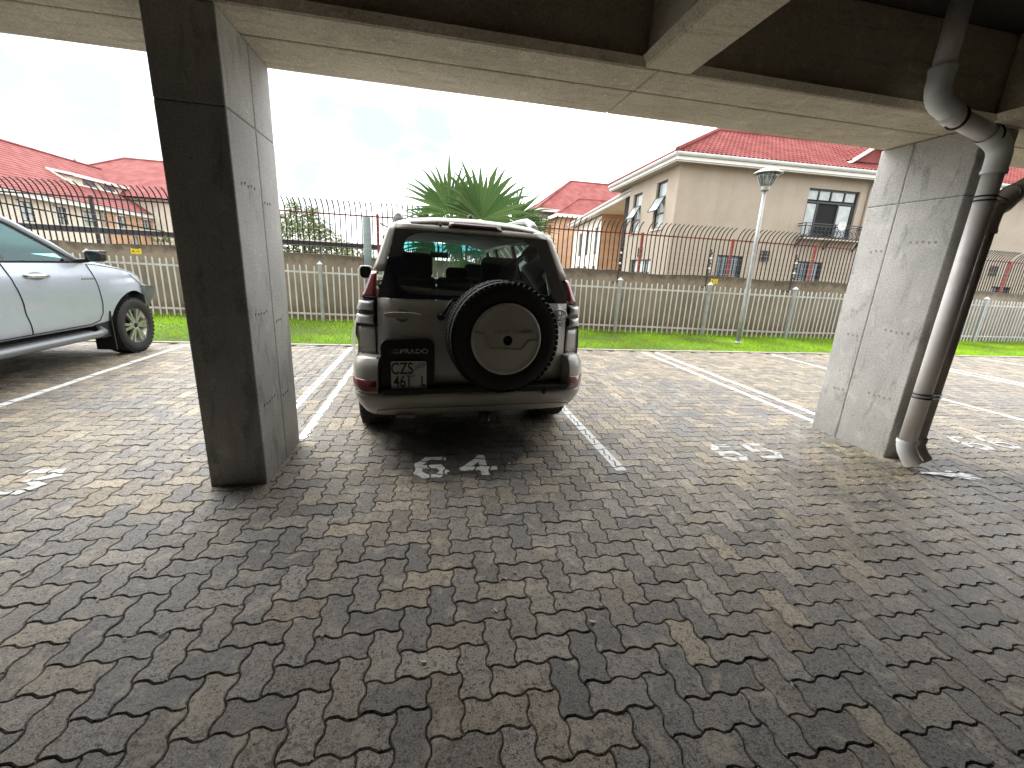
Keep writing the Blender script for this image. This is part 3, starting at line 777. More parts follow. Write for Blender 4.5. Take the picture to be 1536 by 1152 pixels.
def tiled(mb, o, u, v, L, hgt, u0, u1, pw=.21, ch=.34, rs=5, amp=.028):
    # o: origin on eave, u along eave, v up slope (unit vectors), u0(t)/u1(t) give the span at height t
    o, u, v = Vector(o), Vector(u), Vector(v); n = u.cross(v).normalized()
    if n.z < 0: n = -n
    k = int(L / pw * rs) + 1; rows = []
    nc = max(1, round(hgt / ch))
    for c in range(nc):
        for t, lift in ((c / nc, .032), ((c + 1) / nc - .002, .004)):
            row = []
            a, b_ = u0(t), u1(t)
            for i in range(k + 1):
                uu = min(max(i * pw / rs, a), b_)
                row.append(o + u * uu + v * (t * hgt) + n * (lift + amp * math.sin(2 * pi * i / rs)))
            rows.append(row)
    mb.grid(rows, smooth=False)

def wall_open(mb, o, u, w, h, holes, depth):
    # vertical wall from o along u (length w, height h) with rectangular holes (a,b,c,d) & reveals going inwards by depth vector
    o, u = Vector(o), Vector(u); Z = Vector((0, 0, 1)); d = Vector(depth)
    xs = sorted({0, w} | {q for hh in holes for q in hh[:2]}); zs = sorted({0, h} | {q for hh in holes for q in hh[2:]})
    for a, b in zip(xs, xs[1:]):
        for c, e in zip(zs, zs[1:]):
            mx, mz = (a + b) / 2, (c + e) / 2
            if any(q[0] < mx < q[1] and q[2] < mz < q[3] for q in holes): continue
            mb.add([o + u * a + Z * c, o + u * b + Z * c, o + u * b + Z * e, o + u * a + Z * e], [(0, 1, 2, 3)])
    for a, b, c, e in holes:
        q = [o + u * a + Z * c, o + u * b + Z * c, o + u * b + Z * e, o + u * a + Z * e]
        for i in range(4): mb.add([q[i], q[(i + 1) % 4], q[(i + 1) % 4] + d, q[i] + d], [(0, 1, 2, 3)])

def window(parent, o, u, n, w, h, cols=2, rowsz=(), fr=.05, pane=None, label=None, bars=False, dep=.12):
    # o: lower corner of the opening, u along the wall, n outward; frame recessed by dep
    o, u, n = Vector(o), Vector(u), Vector(n); Z = Vector((0, 0, 1)); c = o - n * dep
    f = MB()
    def br(a, b, t): f.bar(a, b, t, .05, n)
    br(c + Z * fr / 2, c + u * w + Z * fr / 2, fr); br(c + Z * (h - fr / 2), c + u * w + Z * (h - fr / 2), fr)
    for i in range(cols + 1):
        x = fr / 2 + (w - fr) * i / cols
        br(c + u * x + Z * fr, c + u * x + Z * (h - fr), fr)
    for z in rowsz: br(c + u * fr + Z * z, c + u * (w - fr) + Z * z, fr)
    if bars:
        k = int(w / .13)
        for i in range(1, k): f.bar(c + n * .1 + u * (w * i / k), c + n * .1 + u * (w * i / k) + Z * h, .014, .014, n)
        f.bar(c + n * .1 + Z * h * .5, c + n * .1 + u * w + Z * h * .5, .016, .016, n)
    wn = f.build('window', FRAME, parent); tag(wn, label)
    MB().add([c - n * .03, c - n * .03 + u * w, c - n * .03 + u * w + Z * h, c - n * .03 + Z * h], [(0, 1, 2, 3)]).build('pane', pane or PANE, wn)
    return wn

def gutter(parent, pts, name='gutter'):
    g = MB(); f = MB()
    for p, q in zip(pts, pts[1:]):
        p, q = Vector(p), Vector(q); d = (q - p).normalized(); s = d.cross(Vector((0, 0, 1)))
        prof = [(-.07, .14), (.05, .14), (.07, .10), (.065, .05), (.035, .0), (-.07, .0)]
        g.prism([p + s * a + Vector((0, 0, b)) for a, b in prof], q - p)
        f.bar(p - s * .05 - Vector((0, 0, .11)), q - s * .05 - Vector((0, 0, .11)), .03, .2)
    o = g.build(name, GUT, parent); f.build('fascia', FASC, parent)
    return o

# ---------------------------------------------------------------- house right
hs = thing('tiled_house', 'large beige house with red tiled hip roof and small balcony behind the street lamp', 'house', (10.45, 18.0, 0), R(-3))
W, D, E = 24.0, 7.0, 6.12
front = [(6.26, 8.86, 3.55, 5.62), (2.40, 3.66, 1.25, 2.53), (6.5, 7.8, 1.2, 2.48), (17.7, 18.9, .9, 1.85)]
left = [(1.0, 2.05, 3.62, 5.68), (3.6, 4.68, 3.62, 5.55), (1.7, 4.05, .9, 2.24)]
m = MB(); wall_open(m, (0, 0, -.1), (1, 0, 0), W, E + .1, [(a, b, c + .1, d + .1) for a, b, c, d in front], (0, .14, 0))
# left side wall runs back in +y ; build from the far end so that normals face out
wall_open(m, (0, 0, -.1), (0, 1, 0), 5.2, E + .1, [(a, b, c + .1, d + .1) for a, b, c, d in left], (.2, 0, 0))
m.add([(0, 5.2, -.1), (1.2, 5.2, -.1), (1.2, 5.2, E), (0, 5.2, E)], [(0, 1, 2, 3)]); m.add([(1.2, 5.2, -.1), (1.2, D, -.1), (1.2, D, E), (1.2, 5.2, E)], [(0, 1, 2, 3)])
m.add([(1.2, D, -.1), (W, D, -.1), (W, D, E), (1.2, D, E)], [(0, 1, 2, 3)]); m.add([(W, 0, -.1), (W, D, -.1), (W, D, E), (W, 0, E)], [(0, 1, 2, 3)])
m.build('wall', BEIGE, hs)
MB().box(.35, W - .3, .32, D - .3, 0, E - .05).build('interior', DARKIN, hs)
MB().add([(-.5, -.5, E), (W + .5, -.5, E), (W + .5, D + .5, E), (-.5, D + .5, E)], [(0, 1, 2, 3)]).build('soffit', SOFF, hs)
gutter(hs, [(-.48, D + .4, E + .16), (-.48, -.48, E + .16), (W + .5, -.48, E + .16)])
S = 4.0; rise = 2.17; sl = math.hypot(S, rise); cv, sv = S / sl, rise / sl
rf = MB()
tiled(rf, (-.5, -.5, E + .30), (1, 0, 0), (0, cv, sv), W + 1, sl, lambda t: S * t, lambda t: W + 1 - S * t)
tiled(rf, (-.5, D + .5, E + .30), (0, -1, 0), (cv, 0, sv), D + 1, sl, lambda t: S * t, lambda t: D + 1 - S * t)
rf.add([(-.5, D + .5, E + .3), (W + .5, D + .5, E + .3), (W - S + .5, 3.5, E + .3 + rise), (S - .5, 3.5, E + .3 + rise)], [(0, 1, 2, 3)])
rf.add([(W + .5, -.5, E + .3), (W + .5, D + .5, E + .3), (W - S + .5, 3.5, E + .3 + rise)], [(0, 1, 2)])
roof = rf.build('roof', TILE, hs)
rc = MB(); rc.tube([(-.5, -.5, E + .36), (S - .5, 3.5, E + .36 + rise), (W - S + .5, 3.5, E + .36 + rise)], .1, 8); rc.tube([(-.5, D + .5, E + .36), (S - .5, 3.5, E + .36 + rise)], .1, 8); rc.build('ridge_cap', TILEF, roof)
# small dormer on the right part of the front slope
dm = MB(); dm.add([(8.35, .35, 6.95), (10.6, .35, 6.95), (10.6, .35, 7.0), (9.5, .35, 7.75), (8.35, .35, 7.0)], [(0, 1, 2, 3, 4)]); dm.build('dormer_wall', TILE, hs)
dr_ = MB()
tiled(dr_, (8.1, .05, 6.93), (0, 1, 0), (.83, 0, .558), 2.2, 1.68, lambda t: 0, lambda t: 2.2)
tiled(dr_, (10.9, .05, 6.93), (0, 1, 0), (-.83, 0, .558), 2.2, 1.68, lambda t: 0, lambda t: 2.2)
dr_.build('dormer_roof', TILE, hs)
MB().bar((8.08, .03, 6.86), (9.5, .03, 7.80), .03, .14).bar((10.92, .03, 6.86), (9.5, .03, 7.80), .03, .14).bar((8.08, .02, 6.84), (8.08, 1.1, 6.84), .05, .1).build('bargeboard', FASC, hs)
# french window
o = window(hs, (6.26, 0, 3.55), (1, 0, 0), (0, -1, 0), 2.6, 2.07, 1, (1.52,), .075, DARKIN, 'wide charcoal french window, middle leaf open on a dark room')
f = MB()
for x in (.62, 1.25, 1.95): f.bar((6.26 + x, .12, 5.15), (6.26 + x, .12, 5.57), .06, .05, (0, 1, 0))
for x0, x1 in ((.08, .66), (1.74, 2.5)):
    for x in (x0, x1): f.bar((6.26 + x, .13, 3.6), (6.26 + x, .13, 5.05), .08, .05, (0, 1, 0))
f.build('sash', FRAME, o)
for x0, x1, z0, z1 in ((.12, .64, 3.62, 5.0), (1.78, 2.42, 3.62, 5.0), (.1, .58, 5.18, 5.55), (.68, 1.2, 5.18, 5.55), (1.3, 1.9, 5.18, 5.55), (2.0, 2.5, 5.18, 5.55)):
    MB().add([(6.26 + x0, .135, z0), (6.26 + x1, .135, z0), (6.26 + x1, .135, z1), (6.26 + x0, .135, z1)], [(0, 1, 2, 3)]).build('pane', PANEL, o)
# balcony
bl = MB(); bx0, bx1 = 6.1, 9.15
for z in (4.10, 4.0, 3.52): bl.bar((bx0, -.42, z), (bx1, -.42, z), .035, .035).bar((bx0, -.42, z), (bx0, 0, z), .035, .035).bar((bx1, -.42, z), (bx1, 0, z), .035, .035)
for x in (bx0, bx0 + 1.5, bx1): bl.bar((x, -.42, 3.5), (x, -.42, 4.1), .04, .04, (0, 1, 0)).bar((x, -.38, 3.5), (x, 0, 3.05), .05, .05, (0, 1, 0))
for i in range(14):
    x = bx0 + .2 + i * .202
    bl.tube([(x, -.42, 3.54), (x + .05, -.43, 3.65), (x - .03, -.43, 3.8), (x + .05, -.42, 3.98)], .012, 5); bl.tube(arc((x + .1, -.42, 3.76), .075, 0, 320, 8, (1, 0, 0), (0, 0, 1)), .01, 4)
bl.build('balcony', IRON, hs)
MB().box(bx0, bx1, -.44, -.01, 3.44, 3.49).build('balcony_floor', SILL, hs)
window(hs, (2.40, 0, 1.25), (1, 0, 0), (0, -1, 0), 1.26, 1.28, 2, (), .06, None, 'barred charcoal ground floor window', True)
window(hs, (6.5, 0, 1.2), (1, 0, 0), (0, -1, 0), 1.3, 1.28, 2, (), .06, None, 'barred charcoal ground floor window', True)
window(hs, (17.7, 0, .9), (1, 0, 0), (0, -1, 0), 1.2, .95, 2, (), .06, None, None, True)
# side windows, tall with one tilted light each
for (a, b, c, d) in left[:2]:
    wn = window(hs, (0, b, c), (0, -1, 0), (-1, 0, 0), b - a, d - c, 1, ((d - c) * .33, (d - c) * .66), .055, PANEL, 'tall side window with its middle light tilted open')
    z0, z1 = c + (d - c) * .36, c + (d - c) * .66; q = [(-.0, a + .06, z1), (-.0, b - .06, z1), (-.34, b - .06, z0), (-.34, a + .06, z0)]
    MB().add(q, [(0, 1, 2, 3)]).build('open_light', PANEL, wn)
    s = MB()
    for i in range(4): s.bar(q[i], q[(i + 1) % 4], .04, .04)
    s.build('light_frame', FRAME, wn)
    MB().box(-.06, .02, a - .08, b + .08, c - .09, c - .005).build('sill', SILL, wn)
window(hs, (0, 4.05, .9), (0, -1, 0), (-1, 0, 0), 2.35, 1.34, 3, (.7,), .06, PANEL)
# air grilles
for x, y, n_ in ((4.45, 0, 0), (17.2, 0, 0), (0, 2.75, 1)):
    g = MB()
    for i in range(4):
        t = i * .145
        if n_: g.box(-.05, .0, y + t, y + t + .03, 2.36, 2.83); g.box(-.05, 0, y, y + .465, 2.36 + t, 2.39 + t)
        else: g.box(x + t, x + t + .03, -.05, 0, 2.36, 2.83); g.box(x, x + .465, -.05, 0, 2.36 + t, 2.39 + t)
    g.build('air_grille', FRAME, hs)
MB().tube([(9.35, -.35, 6.2), (9.3, -.1, 5.95), (9.28, -.06, 5.7), (9.28, -.06, 3.5), (9.5, -.06, 3.2), (9.5, -.06, 0)], .05, 8).build('rainwater_pipe', mat('beige pipe', (.36, .31, .25), .6), hs)
# satellite dish on the balcony rail
ds = thing('satellite_dish', 'small pale oval dish fixed to the balcony railing of the beige house', 'dish', (18.16, 17.0, 4.05), R(-8))
MB().lathe([(0, .05), (.1, .04), (.17, .012), (.185, -.01), (.17, -.003), (.1, .025), (0, .035)], (0, 0, 0), 'y', 20).build('reflector', WHITE, ds)
MB().bar((0, .06, 0), (-.1, .12, -.55), .03, .03).bar((0, .05, 0), (.03, -.2, -.06), .015, .015).build('arm', IRON, ds)

# ---------------------------------------------------------------- wing between the houses
ax = math.atan2(-.1384, .9904)
wg = thing('long_wing', 'white walled wing with orange end wall joining the far side of the beige house', 'house', (11.6, 24.2, 0), R(-7.95))
h = 5.75; hol = [(8.4 + i * 3.1, 9.5 + i * 3.1, 2.9, 4.9) for i in range(3)] + [(8.4 + i * 3.1, 9.5 + i * 3.1, .6, 2.0) for i in range(3)]
m = MB(); wall_open(m, (0, 0, -.1), (0, 1, 0), 18.4, h, [(a, b, c + .1, d + .1) for a, b, c, d in hol], (.2, 0, 0))
m.add([(0, 18.4, -.1), (9, 18.4, -.1), (9, 18.4, h), (0, 18.4, h)], [(0, 1, 2, 3)])
# cut the recessed porch away: the white wall begins at y = 7.75
m.v = [(x, max(y, 7.75), z) for x, y, z in m.v]
m.build('side_wall', WHITEP, wg)
MB().add([(0, 7.75, -.1), (4, 7.75, -.1), (4, 7.75, h), (0, 7.75, h)], [(0, 1, 2, 3)]).build('end_wall', ORANGE, wg)
MB().box(1.9, 2.6, 1.0, 7.0, -.1, h).build('porch_wall', YELP, wg)
MB().box(.3, 4, 8.0, 18, 0, h - .1).build('interior', DARKIN, wg)
for a, b, c, d in hol: window(wg, (0, b, c), (0, -1, 0), (-1, 0, 0), b - a, d - c, 1, ((d - c) * .5,), .06, PANEL if c > 2 else PANE)
MB().add([(-.62, -1.5, h), (4, -1.5, h), (4, 19, h), (-.62, 19, h)], [(0, 1, 2, 3)]).build('soffit', WHITEP, wg)
gutter(wg, [(-.62, 19, h + .16), (-.62, -1.2, h + .16)])
MB().add([(-.6, -1.2, h + .3), (-.6, 19, h + .3), (5, 19, h + 2.2), (5, -1.2, h + 2.2)], [(0, 1, 2, 3)]).build('roof', TILE, wg)

# ---------------------------------------------------------------- far hip-roofed house
fh = thing('hip_roof_house', 'distant orange and white house with stepped red hip roofs behind the palm', 'house', (13.9, 48, 0))
def hip(mb, x0, x1, y0, y1, z, rise_, ridge_y=True):
    s = (y1 - y0) / 2; ym = (y0 + y1) / 2
    mb.add([(x0, y0, z), (x1, y0, z), (x1, y1, z), (x0, y1, z), (x0 + s, ym, z + rise_), (max(x0 + s, x1 - s), ym, z + rise_)], [(0, 1, 5, 4), (1, 2, 5), (2, 3, 4, 5), (3, 0, 4)])
    return [(x0, y0, z), (x0 + s, ym, z + rise_), (max(x0 + s, x1 - s), ym, z + rise_)]
r = MB(); e = MB()
p1 = hip(r, -1.4, 16, 4.0, 15.2, 8.5, 4.4); e.tube(p1, .14, 6); e.tube([(-1.4, 15.2, 8.5), p1[1]], .14, 6)
ro = r.build('roof', TILEF, fh); e.build('ridge_cap', TILE, ro)
r = MB(); e = MB(); p2 = hip(r, -.2, 12, -.5, 6.5, 7.5, 2.3); e.tube(p2, .12, 6); ro = r.build('lower_roof', TILE, fh); e.build('ridge_cap', TILEF, ro)
MB().box(.35, 11, .1, 6, -.1, 7.45).build('front_wall', ORANGE, fh)
MB().box(-.8, 15, 6.01, 14.5, -.1, 8.45).build('rear_wall', WHITEP, fh)
for x0, y0, x1, z in ((-.25, -.55, 12, 7.4), (-1.45, 3.95, 16, 8.4)):
    MB().bar((x0, y0, z), (x1, y0, z), .08, .34).bar((x0, y0, z), (x0, y0 + 6.9, z), .08, .34).build('fascia', FASC, fh)
for y, z in ((7.2, 5.2), (9.6, 5.2), (7.2, 2.6), (9.6, 2.6)): window(fh, (-.8, y + 1.2, z), (0, -1, 0), (-1, 0, 0), 1.2, 1.9, 1, (.95,), .08, dep=-.02)

# ---------------------------------------------------------------- long building on the left
lb = thing('long_house', 'long cream and orange building with faded red roof and low dormers, far left', 'building', (-30.2, 30, 0))
# local: wall plane x = 0, y = 0..34
Wl = [(10.3, 11.5), (13.6, 14.7), (16.5, 17.8), (20.4, 21.7), (24.3, 25.7), (27.5, 28.9), (7.0, 8.2), (3.6, 4.8)]
m = MB(); holes = [(a, b, 3.0, 4.45) for a, b in Wl if b < 19]; wall_open(m, (0, 0, -.1), (0, 1, 0), 19, 5.0, [(a, b, c + .1, d + .1) for a, b, c, d in holes], (-.18, 0, 0)); m.add([(0, 0, -.1), (-13, 0, -.1), (-13, 0, 4.9), (0, 0, 4.9)], [(0, 1, 2, 3)])
m.build('cream_wall', CREAM, lb)
m = MB(); holes2 = [(a - 19, b - 19, 3.0, 4.45) for a, b in Wl if a > 19]; wall_open(m, (.25, 19, -.1), (0, 1, 0), 14, 5.0, [(a, b, c + .1, d + .1) for a, b, c, d in holes2], (-.18, 0, 0)); m.box(-.3, .245, 19, 19.1, -.1, 4.9)
m.build('orange_wall', ORANGE, lb)
MB().box(-5, -.25, .3, 32, 0, 4.8).build('interior', DARKIN, lb)
for a, b in Wl:
    wn = window(lb, (0 if a < 19 else .25, a, 3.0), (0, 1, 0), (1, 0, 0), b - a, 1.45, 2, (.62,), .07, PANEL, dep=.06)
    x = 0 if a < 19 else .25; MB().box(x - .02, x + .03, a - .13, a, 2.95, 4.55).box(x - .02, x + .03, a - .13, b + .1, 4.452, 4.6).build('surround', WHITEP, wn)
r = MB(); rz = 9.85; sl = math.hypot(6.8, rz - 5.1); r_u = (0, 1, 0); r_v = (-6.8 / sl, 0, (rz - 5.1) / sl)
tiled(r, (.55, -1, 5.1), r_u, r_v, 35, sl, lambda t: 0, lambda t: 35, pw=.6, ch=.42, rs=2, amp=.02)
r.add([(-6.25, -1, rz), (-6.25, 34, rz), (-13, 34, 5.1), (-13, -1, 5.1)], [(0, 1, 2, 3)])
ro = r.build('roof', TILEF, lb); MB().tube([(-6.25, -1, rz + .04), (-6.25, 34, rz + .04)], .13, 6).build('ridge_cap', TILE, ro)
MB().tube([(-6.25, 26.5, rz + .1), (-6.25, 26.5, rz + .7)], .1, 6).build('vent_pipe', GUT, lb)
gutter(lb, [(.6, 33, 4.9), (.6, -1, 4.9)])
MB().add([(.6, -1, 4.8), (.6, 33, 4.8), (-.2, 33, 4.8), (-.2, -1, 4.8)], [(0, 1, 2, 3)]).build('soffit', SOFF, lb)
MB().tube([(.35, 18.8, 4.8), (.12, 18.8, 4.4), (.12, 18.8, 0)], .06, 6).build('rainwater_pipe', GUT, lb)
for k, (ya, yb) in enumerate(((18.8, 26.6), (28.4, 33))):
    x0 = -2.0; zr = lambda x: 5.1 + (rz - 5.1) * (.55 - x) / 6.8
    dmr = MB(); zt = zr(x0) + .85; xb = x0 - 1.5
    dmr.add([(x0, ya, zr(x0) - .1), (x0, yb, zr(x0) - .1), (x0, yb - .6, zt), (x0, ya + .6, zt)], [(0, 1, 2, 3)])
    dmr.add([(x0, ya, zr(x0) - .1), (x0, ya + .6, zt), (xb, ya + .3, zt + .2), (xb, ya, zr(xb) - .1)], [(0, 1, 2, 3)])
    d_ = dmr.build('dormer', CREAM, lb)
    MB().add([(x0 + .35, ya + .1, zt), (x0 + .35, yb - .1, zt), (xb, yb, zr(xb) + .06), (xb, ya - .2, zr(xb) + .06)], [(0, 1, 2, 3)]).build('dormer_roof', TILEF, d_)
    t = MB().bar((x0 + .36, ya + .1, zt - .08), (x0 + .36, yb - .1, zt - .08), .06, .26); t.bar((x0 + .05, ya - .15, zr(x0) + .02), (x0 + .05, yb + .3, zr(x0) + .02), .05, .16)
    t.bar((x0 + .36, ya + .1, zt - .05), (xb, ya - .25, zr(xb) + .05), .05, .22); t.bar((x0 + .1, ya - .1, zr(x0) + .05), (xb, ya - .25, zr(xb) + .08), .05, .2); t.bar((x0 + .36, yb - .1, zt - .08), (x0 + .1, yb + .7, zr(x0) + .1), .05, .2)
    t.build('trim', FASC, d_)
    for q in (.2, .55):
        y = ya + (yb - ya) * q
        if k == 0: MB().box(x0 - .02, x0 + .03, y, y + 1.5, zr(x0) + .1, zt - .22).build('dormer_window', PANE, d_)
sw = thing('cross_wing', 'red hip roofed wing rising behind the long building left of the dark pillar', 'building', (-34, 64, 0))
r = MB(); q = hip(r, -9.5, 14, -9, 7, 6.8, 4.9); e = MB(); e.tube(q, .14, 6); ro = r.build('roof', TILEF, sw); e.build('ridge_cap', TILE, ro)
MB().box(-8.5, 13, -8, 6, -.1, 6.75).build('wall', CREAM, sw)

# ---------------------------------------------------------------- carport behind the wall
cp = thing('carport', 'flat roofed carport with black fascia behind the wall on the left', 'carport', (-7, 16, 0), R(1))
BLKF = mat('black fascia', (.012, .012, .016), .5)
MB().box(-7, 5.9, -.05, .02, 1.80, 1.97).build('fascia', BLKF, cp)
MB().box(-7, 5.9, -.06, 4.5, 1.974, 2.0).build('roof_sheet', FASC, cp)
for x in (-5.5, -2.2, 3.3, 3.98, 5.6): MB().box(x, x + .09, .1, .19, -.05, 1.79).build('post', GALV, cp)

# ---------------------------------------------------------------- trees and bushes behind
def tree(name, label, cat, loc, hgt, crowns, leafm, n, size, group=None):
    t = thing(name, label, cat, loc, group=group); tk = MB(); fl = MB()
    tk.tube([(0, 0, -.1), (.05, 0, hgt * .35), (-.05, .05, hgt * .6)], [hgt * .035, hgt * .025, hgt * .015], 8)
    for c, rad in crowns:
        tk.tube([(0, 0, hgt * .35), Vector(c) * .6 + Vector((0, 0, hgt * .2)), c], [hgt * .018, hgt * .01, .015], 6); leaves(fl, c, rad, int(n * rad * rad), size)
    tk.build('trunk', BARK, t); fl.build('crown', leafm, t)
    return t
tree('bushy_tree', 'olive green bushy tree behind the carport right of the dark pillar', 'tree', (-6.9, 27, -.6), 4.2,
     [((-1.4, 0, 3.6), 1.0), ((-.2, .3, 4.0), 1.0), ((.8, 0, 3.7), .75), ((-2.3, .2, 3.0), 1.0), ((1.3, -.2, 2.9), .9), ((0, -.6, 2.9), 1.3), ((2.1, 0, 2.1), .75), ((-1.2, -.5, 2.1), 1.1), ((.9, -.3, 1.9), 1.0), ((-.6, .2, 4.75), .5), ((.4, .2, 4.5), .5), ((2.9, .1, 1.6), .5)], LEAF, 620, .10)
tree('far_tree', 'small dark tree fading into the gap beside the grey green steel post', 'tree', (-5.6, 34, -.4), 2.6, [((0, 0, 2.5), .8), ((1.0, 0, 2.2), .7), ((-1, 0, 2.3), .8), ((1.8, 0, 1.7), .6)], LEAF, 600, .10)
tree('round_bush', 'bright yellow green bush behind the wall beside the steel post', 'bush', (-2.15, 14.2, -.1), 1.6, [((0, 0, 1.4), .38), ((-.5, .1, 1.35), .34), ((.4, 0, 1.3), .35), ((0, -.2, 1.0), .5)], LEAFY, 1500, .035)
tree('low_shrub', 'dark green shrub behind the wall under the carport', 'bush', (-4.6, 18, -.1), 1.7, [((0, 0, 1.35), .5), ((-.8, .1, 1.3), .5), ((.8, 0, 1.25), .45), ((1.4, 0, 1.1), .4)], LEAF, 900, .045)
# ================================================================== CARS
def car_paint(name, col, metal=.0, rough=.35):
    m, nt, b = _nt(name); v = coords(nt)
    d = ramp(nt, noise(nt, v, 5, 7, .72), .46, .74)
    sx = nt.nodes.new('ShaderNodeSeparateXYZ'); nt.links.new(v, sx.inputs[0])
    low = ramp(nt, mth(nt, 'ADD', sx.outputs[2], mth(nt, 'MULTIPLY', noise(nt, v, 6, 5), .35)), .85, .45)     # road dust thrown up from below
    o = mix(nt, mth(nt, 'MULTIPLY', d, .2), col, [x * .6 for x in col])
    nt.links.new(mix(nt, mth(nt, 'MULTIPLY', low, .4), o, (.25, .20, .145)), b.inputs['Base Color'])
    b.inputs['Metallic'].default_value = metal; b.inputs['Roughness'].default_value = rough
    b.inputs['Coat Weight'].default_value = .6; b.inputs['Coat Roughness'].default_value = .08
    return m
CREAMP = car_paint('champagne white car paint', (.50, .485, .445))
SILVP = car_paint('silver car paint', (.50, .565, .66), .4, .36)
RUBBER = mat('tyre rubber', (.017, .017, .018), .75, var=.3, vscale=20)
TRIM = mat('black trim', (.010, .010, .012), .45)
GAP = mat('panel gap', (.006, .006, .006), .9)
CHROME = mat('chrome', (.75, .76, .78), .12, 1.0)
ALLOY = mat('alloy', (.58, .58, .57), .3, .85)
STEEL = mat('painted bumper steel', (.16, .185, .19), .4, .5, var=.2, vscale=5)
REDL = mat('red lamp lens', (.16, .008, .010), .12, coat=.5, spec=.7)
REDD = mat('dark red lamp lens', (.035, .008, .010), .15, coat=.5)
CLEARL = mat('smoked clear lamp lens', (.66, .67, .67), .3, coat=.8)
SEAT = mat('grey seat cloth', (.10, .10, .10), .9, var=.2, vscale=8)
LINER = mat('headliner', (.62, .62, .57), .9)
GL = glass('car glass', (.72, .80, .78), .01, .05)
GLT = glass('teal sun strip glass', (.10, .42, .42), .02, .05)
GLB = mat('blacked glass border', (.006, .007, .010), .06, spec=.6)
GLD = glass('dark tinted glass', (.28, .32, .32), .01, .06)
PLATEM = mat('number plate', (.62, .62, .58), .45, var=.12, vscale=14, dirt=((.3, .3, .27), .35))
BADGE = mat('badge silver', (.55, .56, .57), .25, .8)

def flank_skin(mb, ys, flank, low, top, nrow=11, sx=1):
    rows = []
    for y in ys:
        zl, zt = low(y), top(y)
        rows.append([(sx * flank(y, zl + (zt - zl) * i / (nrow - 1)), y, zl + (zt - zl) * i / (nrow - 1)) for i in range(nrow)])
    mb.grid(rows)
def arch_low(sill, axles, r, hz):
    def f(y):
        z = sill(y) if callable(sill) else sill
        for a in axles:
            d = abs(y - a)
            if d < r: z = max(z, hz + math.sqrt(r * r - d * d))
        return z
    return f
def interp(tab):
    def f(y):
        if y <= tab[0][0]: return tab[0][1]
        for (a, va), (b, vb) in zip(tab, tab[1:]):
            if y <= b: return va + (vb - va) * (y - a) / (b - a)
        return tab[-1][1]
    return f
def wheel(parent, x, y, z, r, w, out, rimr, spokes=6, name='wheel'):
    t = MB().lathe([(rimr, -w * .42), (r * .88, -w * .5), (r * .96, -w * .44), (r, -w * .3), (r, w * .3), (r * .96, w * .44), (r * .88, w * .5), (rimr + .015, w * .47), (rimr, w * .38)], (0, 0, 0), 'x', 48)
    for k in range(40):
        a = 2 * pi * k / 40
        for s in (-.36, -.12, .12, .36):
            aa = a + (.07 if abs(s) < .2 else 0)
            t.obox((s * w, r * math.cos(aa), r * math.sin(aa)), (w * .085, 0, 0), (0, -.019 * math.sin(aa), .019 * math.cos(aa)), (0, .006 * math.cos(aa), .006 * math.sin(aa)))
    o = t.build(name, RUBBER, parent); o.location = (x, y, z)
    rm = MB(); s = out
    rm.lathe([(rimr + .006, s * w * .43), (rimr + .004, s * w * .36), (rimr - .02, s * w * .30), (rimr - .025, -s * w * .3)], (0, 0, 0), 'x', 40)
    for k in range(spokes):
        a = 2 * pi * k / spokes
        for d in (-.17, .17):
            rm.bar((s * w * .33, .05 * math.cos(a + d * .8), .05 * math.sin(a + d * .8)), (s * w * .34, (rimr - .005) * math.cos(a + d), (rimr - .005) * math.sin(a + d)), .036, .03, (1, 0, 0))
    rm.lathe([(0, s * w * .37), (.035, s * w * .37), (.06, s * w * .33), (.075, s * w * .27)], (0, 0, 0), 'x', 20)
    rm.build('rim', ALLOY, o)
    MB().lathe([(0, s * w * .12), (rimr - .03, s * w * .12)], (0, 0, 0), 'x', 24).build('brake_disc', GAP, o)
    MB().lathe([(0, s * w * .40), (.03, s * w * .40), (.034, s * w * .37)], (0, 0, 0), 'x', 16).build('hub_cap', GAP, o)
    return o

# ---------------------------------------------------------------- the off-road wagon seen from behind
suv = thing('parked_wagon', 'champagne white off-road wagon with spare wheel on its tailgate, parked over number 64', 'car', (.385, 3.27, 0), R(5.5))
def ry(x, z):
    y = .13 * max(0, (abs(x) - .5) / .42) ** 2.2 + .012 * (x / .5) ** 2
    if z > 1.15: y += (z - 1.15) * .53
    return y
def patch(pts, off=0, t=.012, nu=6, nv=6, bulge=0, mb=None):
    # pts (x,z): bl, br, tr, tl on the rear face
    bl, br, tr, tl = [Vector((p[0], p[1])) for p in pts]; rows = []
    for j in range(nv + 1):
        v = 1 - j / nv; row = []
        for i in range(nu + 1):
            u = i / nu; p = (bl * (1 - u) + br * u) * (1 - v) + (tl * (1 - u) + tr * u) * v
            b = bulge * max(0, 1 - (2 * u - 1) ** 4) * max(0, 1 - (2 * v - 1) ** 4)
            row.append((p.x, ry(p.x, p.y) - off - b, p.y))
        rows.append(row)
    return (mb or MB()).slab(rows, t)
def mir(pts): return [(-pts[1][0], pts[1][1]), (-pts[0][0], pts[0][1]), (-pts[3][0], pts[3][1]), (-pts[2][0], pts[2][1])]
AX = (.63, 3.42)
plan = interp([(0, .965), (.12, .985), (.4, 1), (3.4, 1), (4.0, .97), (4.3, .90), (4.5, .78)])
prof = interp([(.25, .86), (.40, .905), (.60, .925), (.80, .932), (.95, .925), (1.05, .905), (1.15, .87)])
def sflank(y, z):
    x = prof(z) * plan(y)
    for a in AX: x += .045 * math.exp(-((y - a) / .42) ** 4) * max(0, min(1, (1.0 - z) / .2))
    return x
stop = interp([(0, 1.15), (3.3, 1.14), (3.6, 1.11), (4.2, 1.03), (4.5, .92)])
